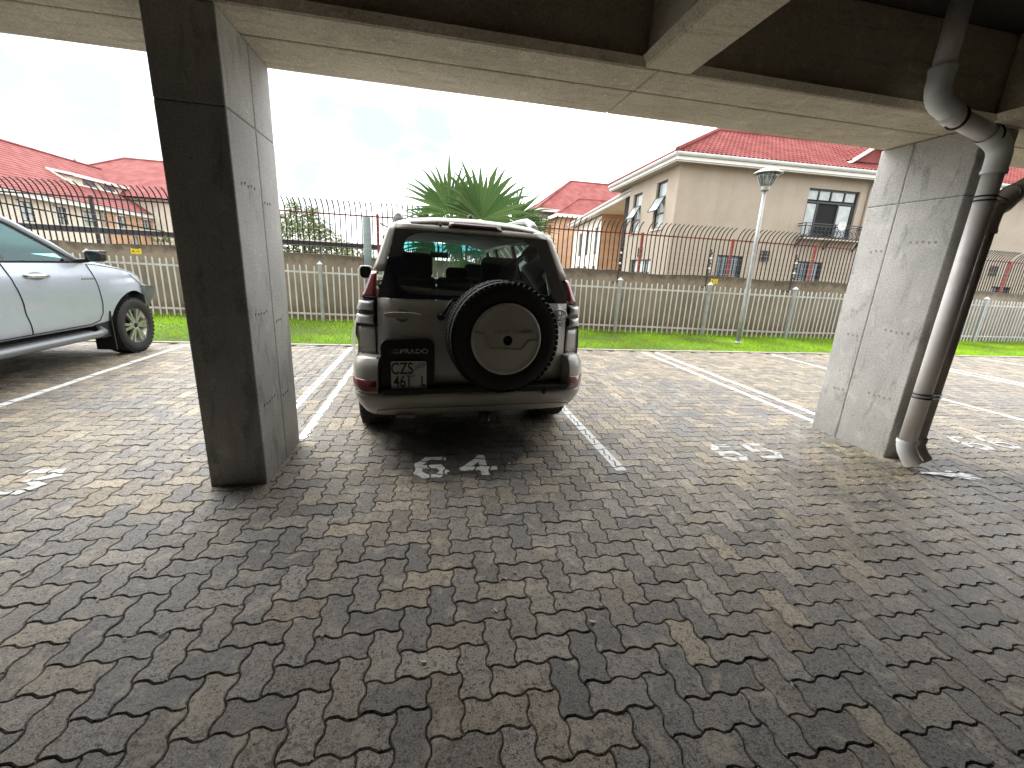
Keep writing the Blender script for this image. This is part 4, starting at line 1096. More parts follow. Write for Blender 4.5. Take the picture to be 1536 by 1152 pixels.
sill_ = interp([(0, .38), (.3, .34), (3.9, .34), (4.5, .40)])
slow = arch_low(sill_, AX, .435, .40)
ys = sorted(set([.155] + [.2 + .037 * i for i in range(25)] + [1.4 + .2 * i for i in range(9)] + [2.98 + .037 * i for i in range(25)] + [4.0] + [4.2, 4.3, 4.4, 4.5]))
b = MB()
for s in (1, -1): flank_skin(b, ys, sflank, slow, stop, 12, s)
hood = [[(f * sflank(y, stop(y)), y, stop(y) + .07 * (1 - f * f) * (1 if y < 4.3 else .4)) for f in (-1, -.8, -.5, 0, .5, .8, 1)] for y in (3.30, 3.6, 3.9, 4.2, 4.4, 4.5)]
b.grid(hood); b.grid([[(f * sflank(4.5, .6), 4.5, z) for f in (-1, 0, 1)] for z in (.4, .7, .95)])
b.build('body', CREAMP, suv)
g = MB()
for s in (1, -1):
    for y in (.62 + .9, 2.45, 3.25):
        g.tube([(s * (sflank(y, z) + .001), y + (z - .8) * .03, z) for z in np.linspace(max(.5, slow(y)), 1.14, 8)], .004, 5)
g.build('door_gap', GAP, suv)
# roof
rz = interp([(.29, 1.69), (.36, 1.722), (.7, 1.742), (1.5, 1.76), (2.4, 1.745), (2.85, 1.70)])
rws = []
for y in (.285, .30, .36, .5, .8, 1.4, 2.0, 2.5, 2.75, 2.88):
    k = 1.0 if y > .35 else .985
    rws.append([(f * k, y, rz(y) + d - (0 if y > .295 else .02)) for f, d in ((-.665, -.105), (-.648, -.055), (-.60, -.008), (-.5, .022), (-.3, .042), (0, .052), (.3, .042), (.5, .022), (.60, -.008), (.648, -.055), (.665, -.105))])
rf = MB().slab(rws[::-1], .02).build('roof', CREAMP, suv)
MB().grid([[(f, y, rz(y) + d - .03) for f, d in ((-.62, -.06), (-.4, 0), (0, .02), (.4, 0), (.62, -.06))] for y in (.40, 1, 2, 2.75)]).build('headliner', LINER, suv)
patch([(-.61, 1.655), (.61, 1.655), (.60, 1.705), (-.60, 1.705)], .012, .03, 12, 3, .006).build('spoiler', CREAMP, suv)
patch([(-.215, 1.694), (.215, 1.694), (.205, 1.730), (-.205, 1.730)], .03, .03, 8, 3, .004).build('brake_light', REDD, suv)
MB().lathe([(0, -.03), (.007, -.03), (.012, -.012), (.012, 0)], (-.275, ry(.27, 1.70) + .0, 1.703), 'y', 10).build('washer_nozzle', TRIM, suv)
MB().lathe([(0, .03), (.02, .02), (.025, 0)], (0, .5, 1.795), 'z', 10).build('aerial_base', TRIM, suv)
# D pillars and sides of the greenhouse
for s in (1, -1):
    sd = MB(); sg = MB(); pil = MB()
    q = [(.704, 1.345), (.782, 1.338), (.652, 1.70), (.598, 1.70)]
    patch(q if s > 0 else mir(q), .004, .02, 4, 6, .006, sd)
    A0, A, D_, C_, B_ = (.868, .13, 1.15), (.782, ry(.782, 1.338) + .0, 1.338), (.652, ry(.652, 1.70), 1.70), (.675, .62, 1.66), (.868, .78, 1.15)
    sd.add([(s * p[0], p[1], p[2]) for p in (A0, A, D_, C_, B_)], [(0, 1, 2, 3, 4)])
    sg.add([(s * p[0], p[1], p[2]) for p in ((.862, .78, 1.15), (.676, .62, 1.66), (.676, 2.78, 1.66), (.862, 3.32, 1.15))], [(0, 1, 2, 3)])
    for a, bb, w in (((.866, 1.62, 1.14), (.68, 1.56, 1.67), .09), ((.866, 2.46, 1.14), (.68, 2.34, 1.67), .08), ((.862, 3.36, 1.12), (.668, 2.78, 1.69), .07)):
        pil.bar((s * a[0], a[1], a[2]), (s * bb[0], bb[1], bb[2]), .03, w, (0, 1, 0))
    pil.bar((s * .864, .7, 1.155), (s * .864, 3.35, 1.145), .03, .03)
    sd.build('rear_quarter', CREAMP, suv); sg.build('side_glass', GLD, suv); pil.build('window_pillar', TRIM, suv)
ws = suv
MB().add([(-.80, 3.40, 1.13), (.80, 3.40, 1.13), (.66, 2.93, 1.575), (-.66, 2.93, 1.575)], [(0, 1, 2, 3)]).build('windscreen', GL, suv)
st = MB(); st.add([(-.66, 2.927, 1.577), (.66, 2.927, 1.577), (.62, 2.80, 1.69), (-.62, 2.80, 1.69)], [(0, 1, 2, 3)]); st.build('sun_strip', GLT, suv)
fr = MB()
for k in range(46):
    x = -.6 + k * .0267; fr.obox((x, 2.90, 1.555 + rng.uniform(-.012, .012)), (.007, 0, 0), (0, .004, 0), (0, 0, .03 + rng.uniform(0, .015)))
fr.build('tassel_fringe', mat('teal tassel', (.02, .22, .24), .3), suv)
# tailgate
gate = patch([(-.765, .50), (.757, .50), (.745, 1.15), (-.755, 1.15)], .006, .03, 16, 6).build('tailgate', CREAMP, suv)
for x0 in (-.772, .760): MB().tube([(x0, ry(x0, z) - .004, z) for z in (.5, .8, 1.15)], .0055, 5).build('gate_gap', GAP, gate)
def ring(outer, inner, off):
    mk = lambda P: [(x, ry(x, z) - off, z) for x, z in P]
    mid = [((a[0] + c[0]) / 2, (a[1] + c[1]) / 2) for a, c in zip(outer, inner)]
    return MB().grid([mk(outer), mk(mid), mk(inner)], True, True)
N = 40; inner = []; outer = []
def sq(t, poly):
    n = len(poly); u = t * n; i = int(u) % n; f = u - int(u); a, c = poly[i], poly[(i + 1) % n]
    return (a[0] + (c[0] - a[0]) * f, a[1] + (c[1] - a[1]) * f)
outq = [(-.752, 1.152), (.745, 1.152), (.605, 1.672), (-.607, 1.672)]
innq = [(-.625, 1.185), (.625, 1.185), (.485, 1.640), (-.53, 1.640)]
outer, inner = [], []
for k in range(64):
    t = k / 64; o_ = sq(t, outq); i_ = sq(t, innq); u = t * 4; f = u - int(u); c = abs(f - .5) * 2
    cx, cz = sum(p[0] for p in innq) / 4, sum(p[1] for p in innq) / 4
    k2 = 1 - .10 * max(0, (c - .62) / .38) ** 2
    inner.append((cx + (i_[0] - cx) * k2, cz + (i_[1] - cz) * k2)); outer.append(o_)
rg = ring(outer, inner, .008).build('rear_window', GLB, suv)
mb = MB(); n = len(inner); mb.add([(x, ry(x, z) - .004, z) for x, z in inner], [tuple(range(n))]); mb.build('pane', GL, rg)
wp = MB(); wp.tube([(-.30, -.02, 1.03), (-.29, -.035, 1.05), (-.225, -.02, 1.15), (-.12, .0, 1.165)], [.016, .014, .009, .007], 8); wp.bar((-.22, -.016, 1.16), (.42, ry(.3, 1.17) - .02, 1.175), .012, .018); wp.lathe([(0, -.05), (.022, -.05), (.03, -.02), (.03, 0)], (-.30, 0, 1.03), 'y', 14); wp.build('wiper', TRIM, suv)
# lamps
for s in (1, -1):
    f = (lambda q: q) if s > 0 else mir
    lp = patch(f([(.755, .935), (.905, .93), (.86, 1.15), (.742, 1.15)]), .002, .03, 5, 5).build('tail_lamp', TRIM, suv)
    patch(f([(.762, 1.152), (.868, 1.15), (.792, 1.335), (.752, 1.34)]), .012, .03, 6, 8, .014).build('red_lens', REDL, lp)
    patch(f([(.785, 1.056), (.905, 1.056), (.888, 1.124), (.782, 1.126)]), .016, .03, 8, 8, .03).build('clear_lens', CLEARL, lp)
    patch(f([(.785, .956), (.915, .954), (.907, 1.024), (.785, 1.026)]), .018, .03, 8, 8, .03).build('clear_lens', CLEARL, lp)
    patch(f([(.764, .728), (.905, .728), (.908, .93), (.764, .932)]), .003, .03, 5, 4).build('quarter_panel', CREAMP, suv)
# bumper
pts = [(-.95, .24), (-.956, .18), (-.95, .12), (-.925, .035), (-.86, -.035), (-.74, -.075), (-.5, -.1), (-.2, -.112)]
pathp = pts + [(0, -.114)] + [(-x, y) for x, y in pts[::-1]]
def sweep(path, prf):
    rows = []
    for i, p in enumerate(path):
        a, c = path[max(i - 1, 0)], path[min(i + 1, len(path) - 1)]; d = Vector((c[0] - a[0], c[1] - a[1])).normalized(); nrm = Vector((d.y, -d.x))
        rows.append([(p[0] + nrm.x * o, p[1] + nrm.y * o, z) for o, z in prf])
    return MB().grid(rows)
sweep(pathp, [(-.20, .245), (-.115, .252), (-.075, .285), (-.04, .33), (-.012, .385), (0, .42), (-.004, .44), (-.02, .452), (-.12, .455)]).build('bumper', CREAMP, suv)
cr = MB(); cr.tube([(-.78, -.052, .30), (-.775, -.058, .325), (-.60, -.079, .338), (0, -.095, .338), (.60, -.079, .338), (.775, -.058, .325), (.78, -.052, .30)], .004, 5); cr.build('bumper_crease', mat('bumper crease', (.18, .165, .14), .7), suv)
for s in (1, -1):
    pc = [(s * x, y) for x, y in [(-.95, .25), (-.956, .18), (-.95, .12), (-.925, .035), (-.86, -.035), (-.77, -.068)]]
    if s < 0: pc = pc[::-1]
    sweep(pc, [(-.03, .452), (-.006, .455), (0, .50), (-.002, .56), (-.004, .62), (-.012, .66), (-.035, .705), (-.07, .727), (-.12, .73)]).build('bumper_corner', CREAMP, suv)
    MB().prism([(s * .768, -.062, .455), (s * .768, -.058, .62), (s * .76, -.02, .728), (s * .745, .06, .728), (s * .745, .06, .455)], (s * .012, .004, 0)).build('corner_cheek', CREAMP, suv)
    rr = [(s * -1 * x, y) for x, y in [(.945, .11), (.925, .038), (.86, -.035), (.775, -.066)]]
    if s < 0: rr = rr[::-1]
    sweep(rr, [(-.002, .455), (.005, .458), (.006, .50), (.005, .552), (-.002, .556)]).build('reflector', REDL, suv)
MB().box(-.735, .735, -.092, .05, .447, .492).build('step_pad', TRIM, suv, .006)
tt = MB(); tt.bar((.56, -.098, .455), (.53, -.104, .425), .012, .02).bar((.70, -.09, .465), (.745, -.085, .475), .02, .02).build('torn_trim', TRIM, suv)
# licence plate holder with lettering
RX = Matrix.Rotation(R(90), 4, 'X')
pf = MB().prism([(x, ry(-.55, .6) - .006, z) for x, z in rrect(-.745, -.348, .455, .862, .06)], (0, -.05, 0)).build('plate_holder', TRIM, suv, .012)
pl = MB().prism([(x, -.055, z) for x, z in rrect(-.672, -.412, .482, .70, .012)], (0, -.006, 0)).build('number_plate', PLATEM, pf)
INK = mat('plate ink', (.015, .015, .014), .6); INKG = mat('faded plate ink', (.16, .16, .15), .7)
text('CZS', 'plate_text', .125, INK, pl, Matrix.Translation((-.592, -.0625, .642)) @ RX, .0012, .72, bold=.001)
text('461', 'plate_text', .125, INK, pl, Matrix.Translation((-.588, -.0625, .542)) @ RX, .0012, .72, bold=.001)
text('L', 'plate_text', .115, INK, pl, Matrix.Translation((-.437, -.0625, .542)) @ RX, .0012, .7, bold=.001)
tm = MB()      # faint emblem: a tuft of grass strokes and a small tree
for a in range(-3, 4): tm.bar((-.535 + a * .004, -.0622, .578), (-.535 + a * .013, -.0622, .607 - abs(a) * .004), .002, .003)
tm.bar((-.535, -.0622, .60), (-.47, -.0622, .655), .002, .003).bar((-.495, -.0622, .655), (-.425, -.0622, .657), .002, .003)
for a in range(5): tm.bar((-.472 + a * .011, -.0622, .665), (-.470 + a * .011, -.0622, .687), .003, .007)
tm.build('plate_emblem', INKG, pl)
text('PRADO', 'badge_text', .048, BADGE, pf, Matrix.Translation((-.503, -.064, .775)) @ RX, .003, 1.28, bold=.0012)
text('LAND', 'badge_text', .02, BADGE, pf, Matrix.Translation((-.635, -.064, .788)) @ RX, .002, 1.1)
text('CRUISER', 'badge_text', .02, BADGE, pf, Matrix.Translation((-.635, -.064, .768)) @ RX, .002, .95)
hd = MB().prism([(x, -.012, z) for x, z in [(-.583 + .132 * math.cos(R(a)), 1.035 + .024 * math.copysign(abs(math.sin(R(a))) ** .7, math.sin(R(a)))) for a in range(0, 360, 12)]], (0, -.016, 0)).build('handle', CREAMP, gate, .008)
rc_ = MB().lathe([(.052, -.0095), (.049, -.004), (.03, -.0025), (0, -.002)], (-.583, 0, 1.036), 'y', 28); rc_.build('handle_recess', mat('recess shadow paint', (.36, .345, .31), .5), gate)
text('PRADO', 'handle_text', .022, mat('embossed paint', (.45, .43, .385), .4), hd, Matrix.Translation((-.60, -.0295, 1.036)) @ RX, .001, 1.3)
# oval three-ring badge with letters beneath
bd = MB(); bc = (.672, ry(.672, 1.056) - .016, 1.056)
el = lambda a, c, n=26: [(bc[0] + a * math.cos(2 * pi * k / n), bc[1], bc[2] + c * math.sin(2 * pi * k / n)) for k in range(n + 1)]
bd.tube(el(.064, .044), .0055, 6); bd.tube(el(.019, .041, 20), .0042, 6); bd.tube([(p[0], p[1], p[2] + .018) for p in el(.043, .017, 20)], .0042, 6)
bd.build('badge', BADGE, gate)
text('VX', 'badge_text', .058, BADGE, gate, Matrix.Translation((.665, ry(.66, .985) - .012, .978)) @ RX, .003, 1.05)
# spare wheel
SX_, SZ_ = .142, .905
tp = [(.20, -.06), (.34, -.055), (.388, -.075), (.408, -.115), (.413, -.185), (.408, -.245), (.388, -.28), (.345, -.292), (.285, -.288), (.262, -.272)]
t = MB().lathe(tp, (SX_, 0, SZ_), 'y', 56)
for k in range(58):
    a = 2 * pi * k / 58
    for yy, da in ((-.10, 0), (-.16, .055), (-.205, 0), (-.262, .04)):
        aa = a + da; rr_ = .413 if yy > -.25 else .403
        t.obox((SX_ + rr_ * math.cos(aa), yy, SZ_ + rr_ * math.sin(aa)), (-.017 * math.sin(aa), 0, .017 * math.cos(aa)), (0, .022, 0), (.004 * math.cos(aa), 0, .004 * math.sin(aa)))
sw_ = t.build('spare_tyre', RUBBER, suv)
cv_ = MB().lathe([(.262, -.262), (.265, -.29), (.258, -.306), (.246, -.313), (.236, -.309), (.20, -.312), (.12, -.317), (.10, -.318), (.09, -.3182), (.05, -.3188), (.045, -.3189), (.037, -.319), (.0365, -.3185), (.036, -.312)], (SX_, 0, SZ_), 'y', 56).build('wheel_cover', CREAMP, sw_)
MB().lathe([(.0345, -.3185), (.03, -.308), (0, -.304)], (SX_, 0, SZ_), 'y', 24).build('cover_hub', GAP, cv_)
cl_ = [(-.243, .052), (-.175, .046), (-.135, -.058), (.111, -.071), (.17, 0), (.243, -.006)]
em = MB()
for (a, c), (d, e) in zip(cl_, cl_[1:]): em.bar((SX_ + a, -.316, SZ_ + c), (SX_ + d, -.316, SZ_ + e), .012, .018, (0, 1, 0))
em.build('cover_crease', mat('crease shade paint', (.40, .385, .345), .35), cv_, .003)  # moulding lines coloured darker to paint in their shade
text('LAND CRUISER', 'cover_text', .036, mat('moulded lettering', (.27, .255, .225), .4), cv_, Matrix.Translation((SX_ + .045, -.318, SZ_ + .062)) @ RX, .0018, 1.25)
# running gear and underside
for s in (1, -1):
    for y in AX: wheel(suv, s * .80, y, .385, .385, .26, s, .225)
    MB().box(s * .74 - .12, s * .74 + .12, .215, .23, .17, .42).build('mud_flap', TRIM, suv)
MB().box(-.66, .66, .10, 4.2, .22, .50).build('underbody', GAP, suv)
MB().tube([(-.75, AX[0], .33), (.75, AX[0], .33)], .06, 10).build('rear_axle', GAP, suv)
hk = MB().box(.03, .10, -.06, .15, .19, .25).box(.05, .085, -.085, -.05, .17, .24).box(-.28, .02, .0, .05, .22, .27); hk.tube([(.068, -.075, .19), (.068, -.08, .225)], .022, 10); hk.tube([(.068, -.09, .26), (.075, -.1, .22), (.06, -.095, .18), (.05, -.09, .21)], .006, 6); hk.build('tow_hitch', mat('worn hitch steel', (.10, .10, .10), .3, .9, var=.4, vscale=20), suv)
ex = MB().tube([(-.46, .05, .262), (-.42, .6, .27)], .03, 14); ex.bar((-.64, -.02, .262), (-.5, -.03, .256), .03, .02).build('exhaust_pipe', STEEL, suv)
# roof rails and mirrors
for s in (1, -1):
    MB().tube([(s * .585, .52, 1.742), (s * .575, .60, 1.79), (s * .565, .72, 1.832), (s * .572, 1.0, 1.85), (s * .582, 1.9, 1.86), (s * .585, 2.3, 1.845), (s * .585, 2.5, 1.775)], [.034, .034, .026, .02, .02, .022, .034], 12).build('roof_rail', mat('rail silver', (.50, .52, .54), .35, .6), suv)
    mr = MB()
    mr.prism([(s * .93 + x, 2.62, 1.27 + z) for x, z in rrect(-.085, .085, -.085, .085, .05)], (0, .11, 0)).bar((s * .82, 2.75, 1.2), (s * .9, 2.7, 1.22), .05, .06)
    mo = mr.build('wing_mirror', CREAMP, suv, .012)
    MB().prism([(s * .93 + x, 2.615, 1.27 + z) for x, z in rrect(-.068, .068, -.07, .07, .045)], (0, .008, 0)).build('mirror_glass', mat('mirror glass', (.5, .55, .55), .04, 1), mo)
# interior
MB().box(-.78, .78, .2, 3.2, .52, .72).build('cabin_floor', TRIM, suv)
MB().box(-.78, .78, 2.75, 3.3, .72, 1.13).build('dashboard', SEAT, suv, .03)
for x0, x1, y, zt in ((-.66, -.22, 1.05, 1.40), (-.20, .14, 1.05, 1.09), (.16, .70, 1.05, 1.40), (-.6, -.15, 2.05, 1.34), (.15, .6, 2.05, 1.34)):
    st = MB().box(x0, x1, y, y + .14, .7, 1.29).build('seat_back', SEAT, suv, .04, 3)
    if zt < 1.1: MB().prism([(x, y + .03, z) for x, z in rrect(-.115, .095, 1.27, 1.39, .045)], (0, .09, 0)).build('headrest', SEAT, st, .02)
    else:
        xm = (x0 + x1) / 2; hw = .19 if y < 2 else .13
        MB().prism([(x, y + .02, z) for x, z in rrect(xm - hw, xm + hw, 1.27, zt + .11 if y < 2 else zt + .1, .06)], (0, .1, 0)).build('headrest', SEAT, st, .025)
MB().bar((-.60, .55, 1.60), (-.44, 1.1, 1.36), .004, .045, (0, 1, 0)).bar((.58, .55, 1.60), (.40, 1.1, 1.34), .004, .045, (0, 1, 0)).build('seat_belt', TRIM, suv)
im = MB().box(-.12, .12, 2.68, 2.72, 1.50, 1.57).bar((0, 2.7, 1.57), (0, 2.72, 1.66), .02, .02).build('rear_view_mirror', TRIM, suv, .01)

# ---------------------------------------------------------------- silver pickup
pk = thing('pickup_truck', 'silver double cab pickup with side step parked nose to the lawn', 'pickup', (-4.92, 4.0, 0))
PA = (2.77, -.31)
pprof = interp([(.40, .84), (.50, .885), (.65, .905), (.80, .918), (.95, .925), (1.05, .918), (1.12, .90), (1.25, .865)])
pplan = interp([(-1.6, .97), (-.4, 1), (2.2, 1), (2.7, .985), (3.0, .94), (3.15, .88), (3.25, .80)])
def pflank(y, z):
    x = pprof(z) * pplan(y)
    for a in PA: x += .035 * math.exp(-((y - a) / .46) ** 4) * max(0, min(1, (1.02 - z) / .18))
    x -= .018 * math.exp(-((z - .70) / .10) ** 2) * math.exp(-((y - .9) / 1.0) ** 4)
    return x
ptop = interp([(-1.6, 1.16), (-.4, 1.2), (.4, 1.235), (1.9, 1.225), (2.3, 1.195), (2.7, 1.14), (2.95, 1.085), (3.1, 1.03), (3.25, .93)])
plow = arch_low(interp([(-1.6, .55), (-.8, .48), (2.2, .46), (2.35, .46), (3.2, .72), (3.25, .74)]), PA, .465, .385)
ys = sorted(set([-1.6, -1.2] + [-.79 + .0404 * i for i in range(25)] + [.3 + .2 * i for i in range(10)] + [2.2, 2.26] + [2.29 + .04 * i for i in range(25)]))
b = MB()
for s in (1, -1): flank_skin(b, ys, pflank, plow, ptop, 18, s)
b.grid([[(f * pflank(y, ptop(y)), y, ptop(y) + .075 * (1 - f ** 4) * (1 if y < 3.1 else .5)) for f in (-1, -.85, -.5, 0, .5, .85, 1)] for y in (1.95, 2.3, 2.6, 2.8, 2.95, 3.1, 3.2, 3.25)])
b.grid([[(f * pflank(3.25, z), 3.25 + .05 * (1 - f * f), z) for f in (-1, -.5, 0, .5, 1)] for z in (.74, .85, .96)])
b.grid([[(f * pflank(y, ptop(y)), y, 1.0 + .1 * abs(f) ** 6) for f in (-1, 0, 1)] for y in (-1.6, -.45)])
b.grid([[(f * .9, -1.6, z) for f in (-1, 0, 1)] for z in (.55, .9, 1.16)])
body = b.build('body', SILVP, pk)
g = MB()
def dense(pts):
    out = []
    for (a, c), (d, e) in zip(pts, pts[1:]): out += [(a + (d - a) * k / 4, c + (e - c) * k / 4) for k in range(4)]
    return out + [pts[-1]]
def seam(pts): g.tube([(pflank(y, z) + .003, y, z) for y, z in dense(pts)], .0045, 5)
seam([(2.10, 1.2), (2.13, 1.08), (2.17, .9), (2.20, .72), (2.19, .60), (2.14, .52), (2.0, .488)])
seam([(1.03, 1.235), (1.08, 1.0), (1.14, .8), (1.19, .6), (1.20, .49)])
seam([(2.0, .488), (1.6, .486), (.8, .486), (.1, .486)])
seam([(-.05, 1.22), (-.03, .95), (.16, .7), (.18, .49)])
g.tube([(pflank(y, ptop(y) - .012) + .001, y, ptop(y) - .012) for y in (2.12, 2.3, 2.5, 2.7, 2.9, 3.02)], .004, 5)
g.build('panel_gap', GAP, body)
# arch liner, cab, glass
for s in (1, -1):
    for a in PA:
        rr2 = [[(s * .62, a + .47 * math.cos(R(q)), .385 + .47 * math.sin(R(q))), (s * .90, a + .47 * math.cos(R(q)), .385 + .47 * math.sin(R(q)))] for q in range(28, 190, 12)]
        MB().grid(rr2).build('arch_liner', TRIM, pk)
    for a in PA: wheel(pk, s * .795, a, .375, .375, .26, s, .238)
    if s > 0: MB().prism([(.70, 2.30, .12), (.92, 2.30, .12), (.915, 2.31, .62), (.70, 2.31, .62)], (0, -.02, 0)).prism([(.72, 2.12, .30), (.72, 2.30, .30), (.72, 2.32, .5), (.72, 2.05, .47)], (.17, 0, 0)).build('mud_flap', TRIM, pk)
MB().box(-.75, .75, -1.4, 3.1, .3, .62).build('underbody', GAP, pk)
for s in (1, -1):
    sp = MB()
    sp.tube([(s * .80, 2.16, .44), (s * .93, 2.10, .385), (s * .965, 1.95, .375), (s * .965, -.05, .375), (s * .80, -.2, .44)], .042, 12)
    sp.box(min(s * .86, s * .95), max(s * .86, s * .95), 0, 1.9, .40, .425)
    sp.build('side_step', mat('grey step bar', (.20, .215, .23), .4, .5), pk)
tr2 = MB(); tr2.box(.885, .945, .05, 1.88, .424, .430)
for k in range(3): tr2.box(.888 + k * .02, .898 + k * .02, .05, 1.88, .430, .434)
tr2.build('step_tread', TRIM, pk)
rt = [[(f * w, y, z + .06 * (1 - f ** 4)) for f in (-1, -.9, -.6, 0, .6, .9, 1)] for y, z, w in ((1.28, 1.655, .665), (1.15, 1.69, .665), (.6, 1.735, .66), (0, 1.74, .655), (-.3, 1.72, .65))]
MB().slab(rt, .03).build('roof', SILVP, pk)
GLP = glass('pale blue glass', (.70, .88, .88), .01, .06, (.62, .88, .90))
for s in (1, -1):
    pl_ = MB(); ps = MB(); gl = MB()
    P = lambda p: (s * p[0], p[1], p[2])
    ps.tube([P((.855, 2.06, 1.205)), P((.79, 1.78, 1.40)), P((.71, 1.45, 1.60)), P((.672, 1.24, 1.69)), P((.662, .7, 1.745)), P((.655, -.3, 1.735))], [.03, .032, .032, .03, .028, .028], 8)
    pl_.tube([P((.845, 1.98, 1.21)), P((.775, 1.70, 1.40)), P((.70, 1.40, 1.585)), P((.66, 1.18, 1.675)), P((.655, .6, 1.71)), P((.65, -.2, 1.70))], [.022, .018, .018, .016, .014, .014], 6)
    pl_.bar(P((.862, 1.08, 1.22)), P((.655, .93, 1.71)), .02, .09, (0, 1, 0)).bar(P((.866, -.1, 1.2)), P((.65, -.15, 1.72)), .03, .2, (0, 1, 0))
    pl_.bar(P((.868, 2.05, 1.218)), P((.870, -.1, 1.218)), .02, .022)
    pl_.prism([P((.868, 2.06, 1.21)), P((.868, 1.83, 1.22)), P((.80, 1.80, 1.36))], (0, 0, .001))
    gl.add([P(q) for q in ((.860, 1.98, 1.215), (.70, 1.36, 1.605), (.652, 1.0, 1.70), (.652, -.12, 1.70), (.866, -.1, 1.215))], [(0, 1, 2, 3, 4)])
    ps.build('roof_frame', SILVP, pk); pl_.build('window_trim', TRIM, pk)
    gl.build('side_glass', GLP, pk)
MB().add([(-.82, 2.08, 1.215), (.82, 2.08, 1.215), (.655, 1.26, 1.68), (-.655, 1.26, 1.68)], [(0, 1, 2, 3)]).build('windscreen', GLP, pk)
MB().grid([[(f * .64, y, z) for f in (-1, 0, 1)] for y, z in ((-.28, 1.2), (-.30, 1.7))]).build('cab_back', SILVP, pk)
MB().box(-.83, .83, 1.55, 2.0, .9, 1.20).build('dashboard', SEAT, pk, .04)
MB().tube([(.40 + .19 * math.cos(R(a)), 1.42 - .06 * math.sin(R(a)), 1.17 + .17 * math.sin(R(a))) for a in range(0, 361, 20)], .016, 8, cap=False).build('steering_wheel', SEAT, pk)
for x in (-.4, .4): 
    st = MB().box(x - .24, x + .24, .72, .86, .7, 1.3).build('seat_back', SEAT, pk, .05, 3); MB().prism([(u, .76, w) for u, w in rrect(x - .13, x + .13, 1.32, 1.50, .05)], (0, .09, 0)).build('headrest', SEAT, st, .02)
# lights, bumper, mirror, handle, badge
hl = []
for i in range(6):
    y = 2.84 + .39 * i / 5; zt = ptop(y) - .028; zb = zt - .015 - .135 * (i / 5) ** .7
    hl.append([(pflank(y, zb + (zt - zb) * k / 5) + .010, y, zb + (zt - zb) * k / 5) for k in range(6)])
MB().grid(hl).build('headlight', mat('headlight lens', (.62, .68, .68), .08, coat=1.0), pk)
bp = MB()
for s in (1, -1): bp.prism([(s * .93, 3.0, .78), (s * .93, 3.04, .915), (s * .93, 3.22, .90), (s * .87, 3.36, .865), (s * .86, 3.37, .775), (s * .90, 3.12, .61), (s * .92, 3.02, .64)], (s * -.22, .03, 0))
bp.box(-.75, .75, 3.22, 3.38, .60, .90); bp.build('front_bumper', STEEL, pk, .008)
MB().prism([(.925, 2.98, .66), (.90, 3.15, .63), (.88, 3.12, .56), (.91, 2.98, .60)], (-.25, 0, 0)).build('bumper_underside', mat('scraped bumper edge', (.20, .15, .06), .5, .5, var=.4, vscale=20), pk)
mr = MB().prism([(.93 + x, 2.02, 1.285 + z) for x, z in rrect(-.01, .165, -.055, .075, .045)], (0, .13, 0)).build('wing_mirror', TRIM, pk, .03, 3)
MB().prism([(.93 + x, 2.016, 1.285 + z) for x, z in rrect(.03, .148, -.043, .062, .04)], (0, .006, 0)).build('mirror_glass', mat('mirror glass pale', (.55, .6, .58), .05, 1), mr)
MB().prism([(.955 + x, 2.05, 1.325 + z) for x, z in rrect(.0, .135, -.0, .035, .015)], (.0, .115, .004)).bar((.84, 2.0, 1.225), (.96, 2.06, 1.245), .06, .05).build('mirror_cap', TRIM, mr, .02)
hx = lambda y: pflank(y, 1.075)
hdl = MB(); hdl.tube([(hx(1.22) + .004, 1.22, 1.075), (hx(1.28) + .03, 1.27, 1.08), (hx(1.36) + .036, 1.36, 1.08), (hx(1.45) + .03, 1.45, 1.08), (hx(1.5) + .004, 1.50, 1.075)], [.018, .02, .02, .02, .018], 10); hdl.build('door_handle', CHROME, pk)
cup_shade = MB().grid([[(pflank(1.36 + .1 * math.cos(R(a)) * f, 1.075 + .042 * math.sin(R(a)) * f) + .0015, 1.36 + .1 * math.cos(R(a)) * f, 1.075 + .042 * math.sin(R(a)) * f) for a in range(0, 360, 20)] for f in (1, .6, .05)], True, True).build('handle_recess', mat('shaded recess silver', (.24, .27, .31), .5, .3), pk)  # flat darker patch paints the shade inside the handle recess
bg = MB()
for k in range(5): bg.box(pflank(2.0, 1.03) - .002, pflank(2.0, 1.03) + .003, 1.93 + k * .042, 1.963 + k * .042, 1.018, 1.038)
bg.build('door_badge', BADGE, pk)
# ================================================================== SKY, SUN, CAMERA
CLOUDS = [((-.60, .77, .22), .12), ((-.50, .84, .215), .11), ((-.20, .94, .28), .10), ((-.10, .966, .24), .13), ((0, .965, .27), .10), ((-.23, .966, .150), .09)]
w = bpy.data.worlds.new('World'); scene.world = w; w.use_nodes = True
nt = w.node_tree; bgn = nt.nodes['Background']; out = nt.nodes['World Output']
SUN_EL, SUN_AZ = R(48), R(-38)           # azimuth measured from +Y towards +X
sky = nt.nodes.new('ShaderNodeTexSky'); sky.sky_type = 'NISHITA'; sky.sun_disc = False; sky.sun_elevation = SUN_EL; sky.sun_rotation = SUN_AZ; sky.air_density = 1.0; sky.dust_density = 2.0
nt.links.new(sky.outputs[0], bgn.inputs[0]); bgn.inputs[1].default_value = .12
tc = nt.nodes.new('ShaderNodeTexCoord'); sx = nt.nodes.new('ShaderNodeSeparateXYZ'); nt.links.new(tc.outputs['Generated'], sx.inputs[0])
den = mth(nt, 'ADD', mth(nt, 'MAXIMUM', sx.outputs[2], 0.0), .22)
cb = nt.nodes.new('ShaderNodeCombineXYZ'); nt.links.new(mth(nt, 'DIVIDE', sx.outputs[0], den), cb.inputs[0]); nt.links.new(mth(nt, 'DIVIDE', sx.outputs[1], den), cb.inputs[1]); cb.inputs[2].default_value = 1.7
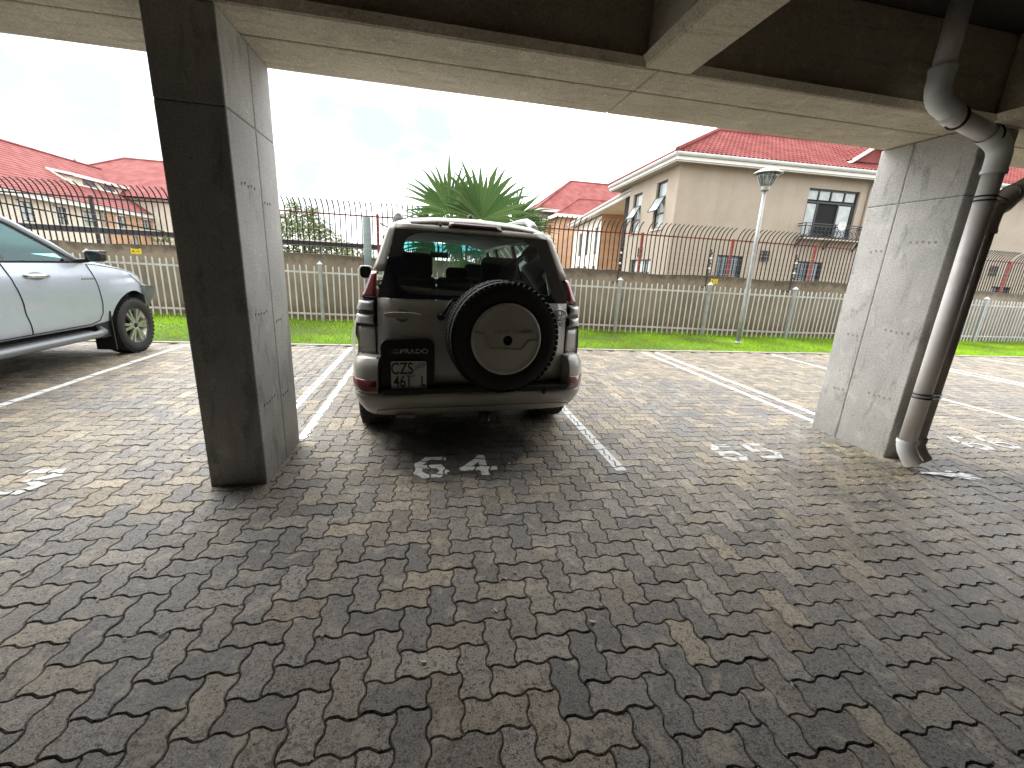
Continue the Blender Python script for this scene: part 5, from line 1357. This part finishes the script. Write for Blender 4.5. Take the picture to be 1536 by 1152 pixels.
n1 = noise(nt, cb.outputs[0], 1.15, 6, .55, .3)
mp = nt.nodes.new('ShaderNodeMapping'); mp.inputs['Scale'].default_value = (1, 1, 2.6); nt.links.new(tc.outputs['Generated'], mp.inputs['Vector'])
n2 = noise(nt, mp.outputs[0], 5.5, 7, .62, .5)
shade = mth(nt, 'MULTIPLY', ramp(nt, n1, .50, .72), .8)
for d, r in CLOUDS:                      # broad grey-blue cloud bases
    dn = nt.nodes.new('ShaderNodeVectorMath'); dn.operation = 'DISTANCE'; dn.inputs[1].default_value = d; nt.links.new(tc.outputs['Generated'], dn.inputs[0])
    q = mth(nt, 'ADD', mth(nt, 'DIVIDE', dn.outputs['Value'], r), mth(nt, 'MULTIPLY', mth(nt, 'SUBTRACT', n2, .5), 2.6))
    shade = mth(nt, 'MAXIMUM', shade, mth(nt, 'MULTIPLY', ramp(nt, q, 1.7, .1), .88))
cc = mix(nt, shade, (1.0, 1.0, 1.0), (.15, .19, .235))
cl = nt.nodes.new('ShaderNodeBackground'); nt.links.new(cc, cl.inputs[0]); cl.inputs[1].default_value = 1.05
ms = nt.nodes.new('ShaderNodeMixShader'); ms.inputs[0].default_value = .96
nt.links.new(bgn.outputs[0], ms.inputs[1]); nt.links.new(cl.outputs[0], ms.inputs[2]); nt.links.new(ms.outputs[0], out.inputs[0])

sd = bpy.data.lights.new('sun', 'SUN'); sd.energy = 1.0; sd.angle = R(45); sd.color = (1, .965, .91)
so = bpy.data.objects.new('sun', sd); COL.objects.link(so)
dirv = Vector((math.sin(SUN_AZ) * math.cos(SUN_EL), math.cos(SUN_AZ) * math.cos(SUN_EL), math.sin(SUN_EL)))
so.rotation_euler = dirv.to_track_quat('Z', 'Y').to_euler(); so.location = (-20, 30, 40)

cam = bpy.data.cameras.new('camera'); co = bpy.data.objects.new('camera', cam); COL.objects.link(co); scene.camera = co
yw, pt, rl = R(11.533), R(-15.188), R(3.102)
f = Vector((math.sin(yw) * math.cos(pt), math.cos(yw) * math.cos(pt), math.sin(pt))); rt = Vector((math.cos(yw), -math.sin(yw), 0)); up = rt.cross(f)
r2 = rt * math.cos(rl) + up * math.sin(rl); u2 = -rt * math.sin(rl) + up * math.cos(rl)
M = Matrix((r2, u2, -f)).transposed().to_4x4(); M.translation = (0, 0, 1.4); co.matrix_world = M
cam.sensor_width = 36; cam.lens = 631.8 / 1536 * 36; cam.clip_start = .02; cam.clip_end = 2000
vs = scene.view_settings; vs.view_transform = 'Standard'; vs.look = 'None'; vs.exposure = 1.72; vs.gamma = 1
scene.cycles.max_bounces = 10; scene.cycles.transparent_max_bounces = 16; scene.cycles.diffuse_bounces = 5
scene.cycles.use_denoising = True
